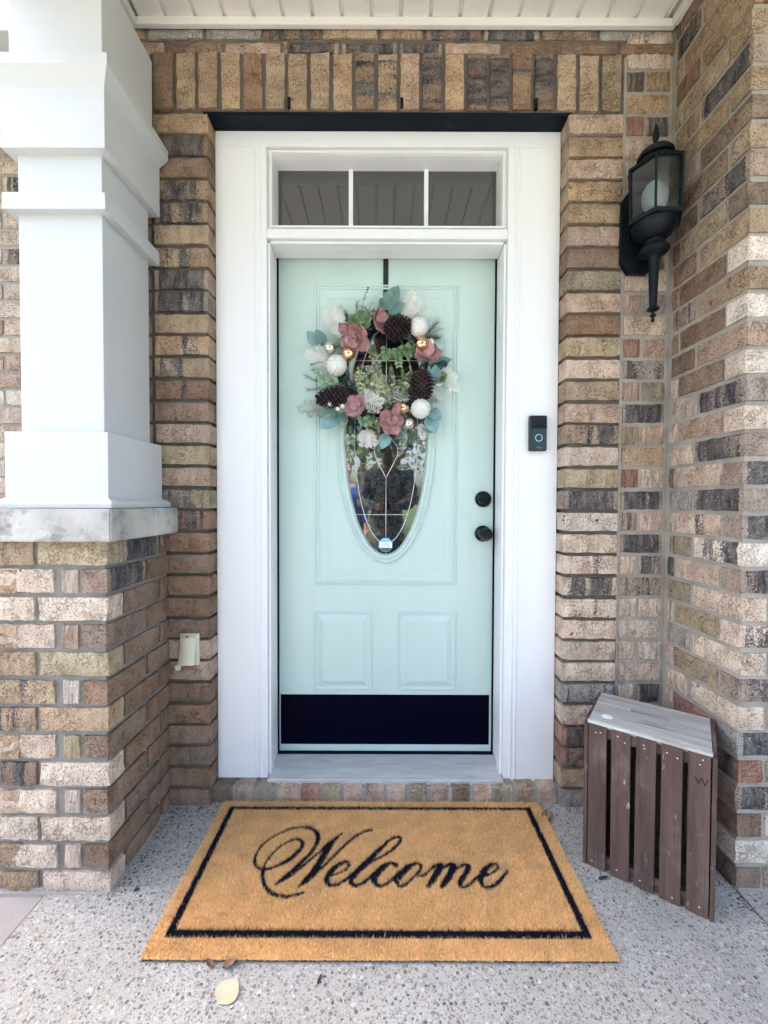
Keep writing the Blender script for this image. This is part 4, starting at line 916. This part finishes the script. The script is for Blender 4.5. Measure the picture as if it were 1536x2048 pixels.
def empty_part(*a): return None
cone(862, 492, 235, 205, 15); cone(368, 1035, 280, 185, 192, .08); cone(1062, 925, 250, 195, -80, .075)
# ribbed baubles
def ribbed(zx, zy, rz, ax, y=.075, swirl=.6):
    c = P3(zx, zy, y); r0 = rz*.0005; d, u, w = basis(ax); v = []; f = []; nu, nv_ = 18, 156
    for i in range(nu+1):
        th = math.pi*i/nu
        for j in range(nv_):
            ph = 2*math.pi*j/nv_; rb = 1-.15*math.sin(th)**.6*(1-abs(math.sin(13*(ph+swirl*th)/2))**.6)
            v.append(c+(d*math.cos(th)*1.02+(u*math.cos(ph)+w*math.sin(ph))*math.sin(th))*r0*rb)
    for i in range(nu):
        for j in range(nv_): k = (j+1) % nv_; f.append((i*nv_+j, i*nv_+k, (i+1)*nv_+k, (i+1)*nv_+j))
    B = MBuf(); B.add(v, f); B.tube([c+d*r0*.98, c+d*r0*1.10], [r0*.10, r0*.03], 8); return B.build('ribbed_bauble', M_PUMP, WR_, True)
ribbed(1032, 482, 76, (.45, -.85, .05)); ribbed(385, 790, 83, (.05, -.95, .15), .08); ribbed(1050, 1125, 79, (.5, -.8, -.25), .08)
def ball(zx, zy, rz, mat, name, y=.07):
    c = P3(zx, zy, y); r0 = rz*.0005
    bm = bmesh.new(); bmesh.ops.create_uvsphere(bm, u_segments=28, v_segments=16, radius=r0, matrix=Matrix.Translation(c)); o = link(name, bm2me(name, bm, True), mat, WR_); return o
for q in ((480, 700, 56), (1055, 622, 60), (908, 1122, 52)): ball(*q, M_GOLD, 'gold_bauble', .08)
for q in ((330, 650, 50), (1130, 605, 36), (955, 1242, 46)): ball(*q, M_CHAMP, 'silver_bauble', .075)
for zx, zy, r_ in ((737, 230, 14), (340, 1100, 18), (400, 1140, 18), (438, 1117, 18), (1182, 930, 13), (1205, 927, 13), (1285, 968, 16)):
    ball(zx, zy, r_, M_PEARL, 'pearl', .10 if zx < 700 and zy > 900 else .06)
for pts in (((340, 1100), (390, 1105), (438, 1117)), ((390, 1105), (400, 1140)), ((1205, 927), (1250, 945), (1285, 968), (1340, 1005)), ((1182, 930), (1160, 900)), ((737, 230), (740, 330))):
    B = MBuf(); B.tube([P3(a, b, .085 if a < 700 and b > 900 else .058) for a, b in pts], .0007, 4); B.build('wire_stem', M_WIRE, WR_)
# magnolia blooms
def petal_geo(base, d, n_, L, Wd, cup, nu=8, nv_=6, ruff=.11):
    d, u, w = basis(d, n_); v = []; f = []; ph = random.uniform(0, 6)
    for i in range(nu+1):
        t = i/nu; hw = Wd*.5*(.16+.84*math.sin(math.pi*min(1., .06+.80*t))**.8)*(1 if t < .75 else math.sqrt(max(0.01, 1-((t-.75)/.255)**2)))
        for j in range(nv_+1):
            s = 2*j/nv_-1; lift = cup*L*(t*t*.9+s*s*.55*math.sin(math.pi*min(1, t+.15)))+ruff*L*math.sin(3*s+ph+4*t)*t*.6
            v.append(Vector(base)+d*(L*t*(1-.06*s*s))+w*(hw*s)+u*lift)
    for i in range(nu):
        for j in range(nv_): a = i*(nv_+1)+j; f.append((a, a+1, a+nv_+2, a+nv_+1))
    top = [(p+u*.0012) for p in v]; o = len(v); m = nv_+1
    f2 = [tuple(o+k for k in q[::-1]) for q in f]; rim = [i for i in range(m)]+[i*m+m-1 for i in range(1, nu+1)]+[nu*m+j for j in range(m-2, -1, -1)]+[i*m for i in range(nu-1, 0, -1)]
    f3 = [(rim[k], rim[(k+1) % len(rim)], o+rim[(k+1) % len(rim)], o+rim[k]) for k in range(len(rim))]
    return v+top, f+f2+f3
def flower(zx, zy, ax, petals, y=.075, core=True):
    c = P3(zx, zy, y); ax, e1, e2 = basis(ax, (0, 0, 1)); e2 = -e2
    B = MBuf(); B.add(*[(lambda q: q)(x) for x in tube_data([c-ax*.012, c-ax*.002, c+ax*.004], [.003, .0035, .0015], 8)]); F = B.build('flower', M_CONE, WR_, True)
    for (a, L, Wd, openk, inner) in petals:
        rad = e1*math.cos(R(a))+e2*math.sin(R(a)); d = rad*openk+ax*(1-openk*.75); nrm = ax*openk-rad*(1-openk)
        P_ = MBuf(); P_.add(*petal_geo(c+rad*.003-ax*(.004 if not inner else 0), d, nrm, L*.0005, Wd*.0005, .22 if inner else .14)); P_.build('petal', M_PETALI if inner else M_PETAL, F, True)
fr = (.05, -1, .08)
flower(520, 570, (-.1, -.8, -.55), [(55, 150, 120, .9, 0), (115, 160, 125, .9, 0), (-160, 155, 100, .9, 0), (-115, 125, 100, .88, 0), (-35, 165, 100, .95, 0), (15, 145, 120, .88, 0), (30, 115, 105, .65, 1), (150, 115, 85, .5, 1), (-100, 100, 90, .55, 1), (90, 90, 80, .4, 1)])
flower(690, 430, (.85, -.5, .05), [(90, 150, 90, .85, 0), (-90, 160, 85, .85, 0), (30, 120, 80, .8, 0), (150, 140, 95, .85, 0), (-150, 150, 110, .9, 0), (60, 110, 80, .6, 1), (-40, 110, 80, .6, 1)], .08)
flower(1100, 725, (.1, -.8, .45), [(30, 130, 90, .85, 0), (150, 115, 90, .85, 0), (-120, 145, 105, .9, 0), (-60, 120, 90, .85, 0), (80, 130, 110, .85, 0), (10, 120, 90, .7, 1), (-150, 120, 100, .65, 1)], .08)
flower(555, 1110, (-.35, -.85, .1), [(120, 110, 95, .8, 0), (-100, 130, 100, .9, 0), (170, 110, 95, .85, 0), (-40, 110, 85, .8, 0), (40, 120, 70, .85, 0), (-150, 125, 100, .8, 0), (-110, 85, 75, .5, 1), (60, 80, 70, .5, 1)], .085)
flower(820, 1215, (.12, -.9, -.25), [(95, 110, 90, .75, 0), (160, 140, 95, .88, 0), (-160, 130, 105, .9, 0), (-110, 120, 110, .85, 0), (-60, 125, 105, .88, 0), (20, 165, 70, .92, 0), (60, 100, 55, .5, 1), (-130, 90, 80, .5, 1), (170, 80, 70, .45, 1)], .085)

# ------------------------------------------------------------------ litter on the slab
M_YLEAF = simple('yellow_leaf', (.48, .43, .29), .7, .1, 30, .2, 90, .001); M_DRY = simple('dry_leaf', (.22, .12, .07), .85, .3, 25, .4, 80, .001); M_CHIP = simple('dark_chip', (.02, .025, .03), .8, .2)
def litter(name, x, y, L, Wd, a, mat, label, cat, curl=.25, tilt=.1):
    B = MBuf(); d = Vector((math.cos(R(a)), math.sin(R(a)), 0)); v, f = leaf_geo((0, 0, .004), d, (0, 0, 1), L, Wd, -curl, tilt); mz = min(p[2] for p in v)
    B.add([(p[0]-d.x*L/2, p[1]-d.y*L/2, p[2]-mz+.001) for p in v], f); o = B.build(name, mat, None, True, (x, y, Z0)); tag(o, label, cat)
litter('fallen_leaf', -.362, -.600, .056, .060, 60, M_YLEAF, 'pale yellow fallen leaf on the slab in front of the doormat', 'leaf', .12, .06)
litter('fallen_leaf', -.378, -.547, .034, .020, 20, M_DRY, 'curled brown dry leaf at the front edge of the doormat, right one', 'leaf', .9, .5)
litter('fallen_leaf', -.425, -.546, .026, .014, 150, M_DRY, 'curled brown dry leaf at the front edge of the doormat, left one', 'leaf', 1.1, .6)
litter('fallen_leaf', .575, -.06, .045, .03, 60, M_DRY, 'small dry brown leaf curled at the foot of the wall behind the crate', 'leaf', .9, .5)
litter('fallen_leaf', .585, -.135, .024, .014, 80, M_YLEAF, 'tiny yellow leaf beside the left edge of the crate', 'leaf', .4, .3)
litter('bark_chip', -.155, -.574, .026, .007, 75, M_CHIP, 'dark bark chip on the slab in front of the doormat', 'debris', .1, .2)
litter('bark_chip', .655, -.30, .034, .012, 15, M_CHIP, 'dark bark chip at the foot of the crate', 'debris', .2, .2)
litter('bark_chip', -.72, -.345, .016, .012, 30, M_CHIP, 'dark crumb beside the front corner of the brick pier', 'debris', .3, .3)

B = MBuf()
for i in range(420):
    q = random.random()
    if q < .45: x_, y_ = XP+abs(random.gauss(0, .035))+.004, random.uniform(YP-.02, -.01)
    elif q < .7: x_, y_ = random.uniform(-.79, -.60), -abs(random.gauss(0, .03))-.006
    elif q < .9: x_, y_ = random.uniform(.60, 1.0), -abs(random.gauss(0, .04))-.006
    else: x_, y_ = XR-abs(random.gauss(0, .03)), random.uniform(-.40, -.30)
    r_ = random.uniform(.001, .0038); a = random.uniform(0, 6.28); e = random.uniform(.4, 1)
    B.add([(x_+r_*math.cos(a), y_+r_*math.sin(a), Z0), (x_-r_*e*math.sin(a), y_+r_*e*math.cos(a), Z0), (x_-r_*math.cos(a), y_-r_*math.sin(a), Z0), (x_+r_*e*math.sin(a), y_-r_*e*math.cos(a), Z0), (x_, y_, Z0+r_*.9)], [(0, 1, 4), (1, 2, 4), (2, 3, 4), (3, 0, 4)])
o = B.build('grit', simple('leaf_grit', (.05, .04, .035), .95, .4, 60), None); o['kind'] = 'stuff'; tag(o, 'dark leaf crumbs and grit along the foot of the brick walls', 'grit')

# ------------------------------------------------------------------ garden in front of the house (seen in the glass)
def leafy(name): return simple(name, (.19, .235, .125), .7, .35, 1.5)
M_LEAVES = leafy('tree_leaves')
_lb = M_LEAVES.node_tree; _b = _lb.nodes['Principled BSDF']; _b.inputs['Transmission Weight'].default_value = 0.0
def tree(x, y, h, r_, n, label, seed):
    rg = np.random.default_rng(seed); T = empty('tree', (x, y, -.06), label, 'tree', 'garden trees')
    B = MBuf(); B.tube([(0, 0, 0), (.05, .02, h*.3), (.0, .05, h*.6), (.05, 0, h*.9)], [.16, .12, .08, .02], 8)
    for k in range(7):
        a = rg.uniform(0, 6.28); z = h*rg.uniform(.25, .6); B.tube([(0, 0, z), (math.cos(a)*r_*.4, math.sin(a)*r_*.4, z+h*.1), (math.cos(a)*r_*.8, math.sin(a)*r_*.8, z+h*.22)], [.06, .04, .01], 5)
    B.build('trunk', M_TRUNK, T, True)
    cl = rg.normal(0, 1, (26, 3)); cl /= np.linalg.norm(cl, axis=1)[:, None]; cl *= rg.uniform(.35, 1, (26, 1)); cl = cl*np.array((r_, r_, h*.38))+np.array((0, 0, h*.56))
    c = cl[rg.integers(0, 26, n)]+rg.normal(0, 1, (n, 3))*r_*.22; a = rg.normal(0, 1, (n, 3)); a /= np.linalg.norm(a, axis=1)[:, None]; b = np.cross(a, rg.normal(0, 1, (n, 3))); b /= np.linalg.norm(b, axis=1)[:, None]
    s = rg.uniform(.05, .11, (n, 1)); v = np.stack([c-a*s, c+b*s*.6, c+a*s, c-b*s*.6], 1).reshape(-1, 3)
    me = bpy.data.meshes.new('crown'); me.from_pydata(v.tolist(), [], np.arange(n*4).reshape(-1, 4).tolist()); me.update(); link('crown', me, M_LEAVES, T)
tree(.3, -11.0, 8.0, 2.9, 7000, 'broad leafy tree standing straight out from the door', 2)
tree(-.9, -14.5, 10.0, 3.2, 6500, 'tall leafy tree behind the broad leafy one', 6)
tree(4.6, -12.0, 8.0, 2.6, 7000, 'leafy tree on the lawn, right of the porch view', 3)
tree(9.5, -15.0, 9.0, 3.0, 6000, 'tall leafy tree far out at the right of the lawn', 5)
tree(-13., -18.0, 9.0, 3.0, 6000, 'tall leafy tree far out at the left of the lawn', 4)

# ------------------------------------------------------------------ people out on the porch, reflected in the glass
def skin_obj(name, verts, edges, radii, mat, parent=None, root=0, sub=2):
    me = bpy.data.meshes.new(name); me.from_pydata(verts, edges, []); me.update(); o = link(name, me, None, parent)
    me.materials.append(mat); m = o.modifiers.new('skin', 'SKIN'); m.use_smooth_shade = True
    sv = me.skin_vertices[0].data
    for i, r_ in enumerate(radii): sv[i].radius = (r_, r_) if not hasattr(r_, '__len__') else r_
    for i in range(len(verts)): sv[i].use_root = (i == root)
    s = o.modifiers.new('sub', 'SUBSURF'); s.levels = sub; s.render_levels = sub; return o
def person(x, y, ground, hgt, rz, label, shirt, trousers, hair, skin, hold):
    k = hgt/1.75; Pn = empty('person', (x, y, ground), label, 'person'); Pn.rotation_euler = (0, 0, rz)
    V = []; E = []; Ra = []
    def add(p, r_, par=None):
        V.append(tuple(c*k for c in p)); Ra.append(tuple(q*k for q in r_) if hasattr(r_, '__len__') else r_*k)
        if par is not None: E.append((par, len(V)-1))
        return len(V)-1
    pel = add((0, 0, .95), (.15, .11)); wa = add((0, .0, 1.08), (.135, .10), pel); ch = add((0, .01, 1.27), (.155, .11), wa); up_ = add((0, 0, 1.41), (.12, .085), ch); ne = add((0, .01, 1.50), .055, up_)
    ja = add((0, .02, 1.57), (.066, .075), ne); he = add((0, .02, 1.66), (.076, .092), ja); cr = add((0, .005, 1.735), (.055, .07), he); no = add((0, .112, 1.628), .014, he)
    for s in (-1, 1):
        sh = add((s*.175, 0, 1.40), .060, up_)
        if hold: el = add((s*.24, .10, 1.15), .046, sh); wr = add((s*.075, .285, 1.115), .030, el); pa = add((s*.058, .325, 1.12), (.034, .018), wr); o0 = Vector((s*.052, .35, 1.12))
        else: el = add((s*.235, -.02, 1.13), .044, sh); wr = add((s*.245, .04, .90), .030, el); pa = add((s*.245, .05, .83), (.018, .034), wr); o0 = Vector((s*.245, .055, .79))
        for q in range(4):
            if hold: a = o0+Vector((0, .0, (1.5-q)*.019)); b1 = add(a, .0095, pa); b2 = add(a+Vector((-s*.018, .022, 0)), .0085, b1); add(a+Vector((-s*.036, .020, 0)), .0075, b2)
            else: a = o0+Vector((0, (1.5-q)*.019, 0)); b1 = add(a, .0095, pa); b2 = add(a+Vector((-s*.006, 0, -.03)), .0085, b1); add(a+Vector((-s*.014, 0, -.052)), .0075, b2)
        tb = add(Vector(V[pa])/k+(Vector((-s*.02, .0, .03)) if hold else Vector((0, .035, -.015))), .010, pa); add(Vector(V[tb])/k+(Vector((-s*.025, .01, .012)) if hold else Vector((0, .012, -.028))), .009, tb)
        hi_ = add((s*.095, 0, .88), .095, pel); kne = add((s*.105, .015, .50), .062, hi_); an = add((s*.11, -.01, .09), .042, kne); add((s*.115, .06, .045), (.042, .038), an); add((s*.12, .15, .035), (.038, .028), len(V)-1)
    body = skin_obj('body', V, E, Ra, skin, Pn)
    # clothing as a slightly larger skin on torso and upper arms, and on the legs
    V2 = []; E2 = []; R2 = []
    def a2(p, r_, par=None):
        V2.append(tuple(c*k for c in p)); R2.append(tuple(q*k for q in r_) if hasattr(r_, '__len__') else r_*k)
        if par is not None: E2.append((par, len(V2)-1))
        return len(V2)-1
    bb = a2((0, 0, .62), (.20, .155)); b0 = a2((0, 0, .88), (.185, .14), bb); b1 = a2((0, 0, 1.08), (.165, .125), b0); b2 = a2((0, .01, 1.27), (.182, .132), b1); b3 = a2((0, 0, 1.41), (.145, .10), b2); a2((0, .005, 1.475), .07, b3)
    for s in (-1, 1):
        e1 = a2((s*.18, 0, 1.40), .077, b3); e2 = a2((s*.24, .10, 1.15) if hold else (s*.235, -.02, 1.13), .062, e1); a2((s*.085, .275, 1.115) if hold else (s*.245, .035, .92), .045, e2)
    skin_obj('shirt', V2, E2, R2, shirt, Pn)
    V2.clear(); E2.clear(); R2.clear()
    t0 = a2((0, 0, .97), (.158, .122)); t1 = a2((0, 0, .90), (.168, .125), t0)
    for s in (-1, 1): q0 = a2((s*.097, 0, .84), .104, t1); q1 = a2((s*.105, .013, .50), .076, q0); a2((s*.11, -.005, .12), .060, q1)
    skin_obj('trousers', V2, E2, R2, trousers, Pn)
    hv = [(0, -.035*k, 1.60*k), (0, -.03*k, 1.69*k), (0, .0, 1.755*k), (0, .055*k, 1.742*k)]; skin_obj('hair', hv, [(0, 1), (1, 2), (2, 3)], [.078*k, (.084*k, .085*k), .062*k, .035*k], hair, Pn)
    for s in (-1, 1):
        bm = bmesh.new(); bmesh.ops.create_uvsphere(bm, u_segments=10, v_segments=8, radius=.012*k, matrix=Matrix.Translation((s*.031*k, .098*k, 1.655*k))); link('eye', bm2me('eye', bm, True), M_BULB, Pn)
    return Pn
def print_mat():
    m, t, b = nt('leaf_print_cotton'); v = objvec(t); nn = N(t, 'ShaderNodeTexNoise'); nn.inputs['Scale'].default_value = 22; nn.inputs['Detail'].default_value = 1; nn.inputs['Distortion'].default_value = 2.5; t.links.new(v, nn.inputs['Vector'])
    c = ramp(t, nn.outputs['Fac'], [(0, (.02, .022, .03)), (.47, (.02, .022, .03)), (.50, (.17, .17, .175)), (1, (.22, .22, .22))]); t.links.new(c, b.inputs['Base Color']); b.inputs['Roughness'].default_value = .9; return m
M_SKA = simple('skin_tone_dark', (.14, .075, .05), .6, .05); M_SKB = simple('skin_tone_light', (.55, .36, .28), .6, .05); M_HAIRD = simple('dark_hair', (.012, .010, .010), .6, .2); M_HAIRL = simple('fair_hair', (.42, .34, .22), .6, .2)
person(0.02, -1.93, Z0, 1.72, 0, 'person in a dark leaf-print shirt reflected in the oval glass, holding up a phone', print_mat(), simple('dark_shorts', (.03, .03, .04), .9), M_HAIRD, M_SKA, True)
person(-.46, -3.1, Z0, 1.62, -.15, 'person in a blue top reflected near the left edge of the oval glass', simple('blue_cotton', (.05, .10, .33), .9), simple('denim', (.06, .08, .13), .9), M_HAIRL, M_SKB, False)
PH = box('phone', -.045, .041, -1.590, -1.582, 1.165, 1.245, M_BLACK, None, .003); tag(PH, 'dark phone held up by the person in the leaf-print shirt', 'phone')
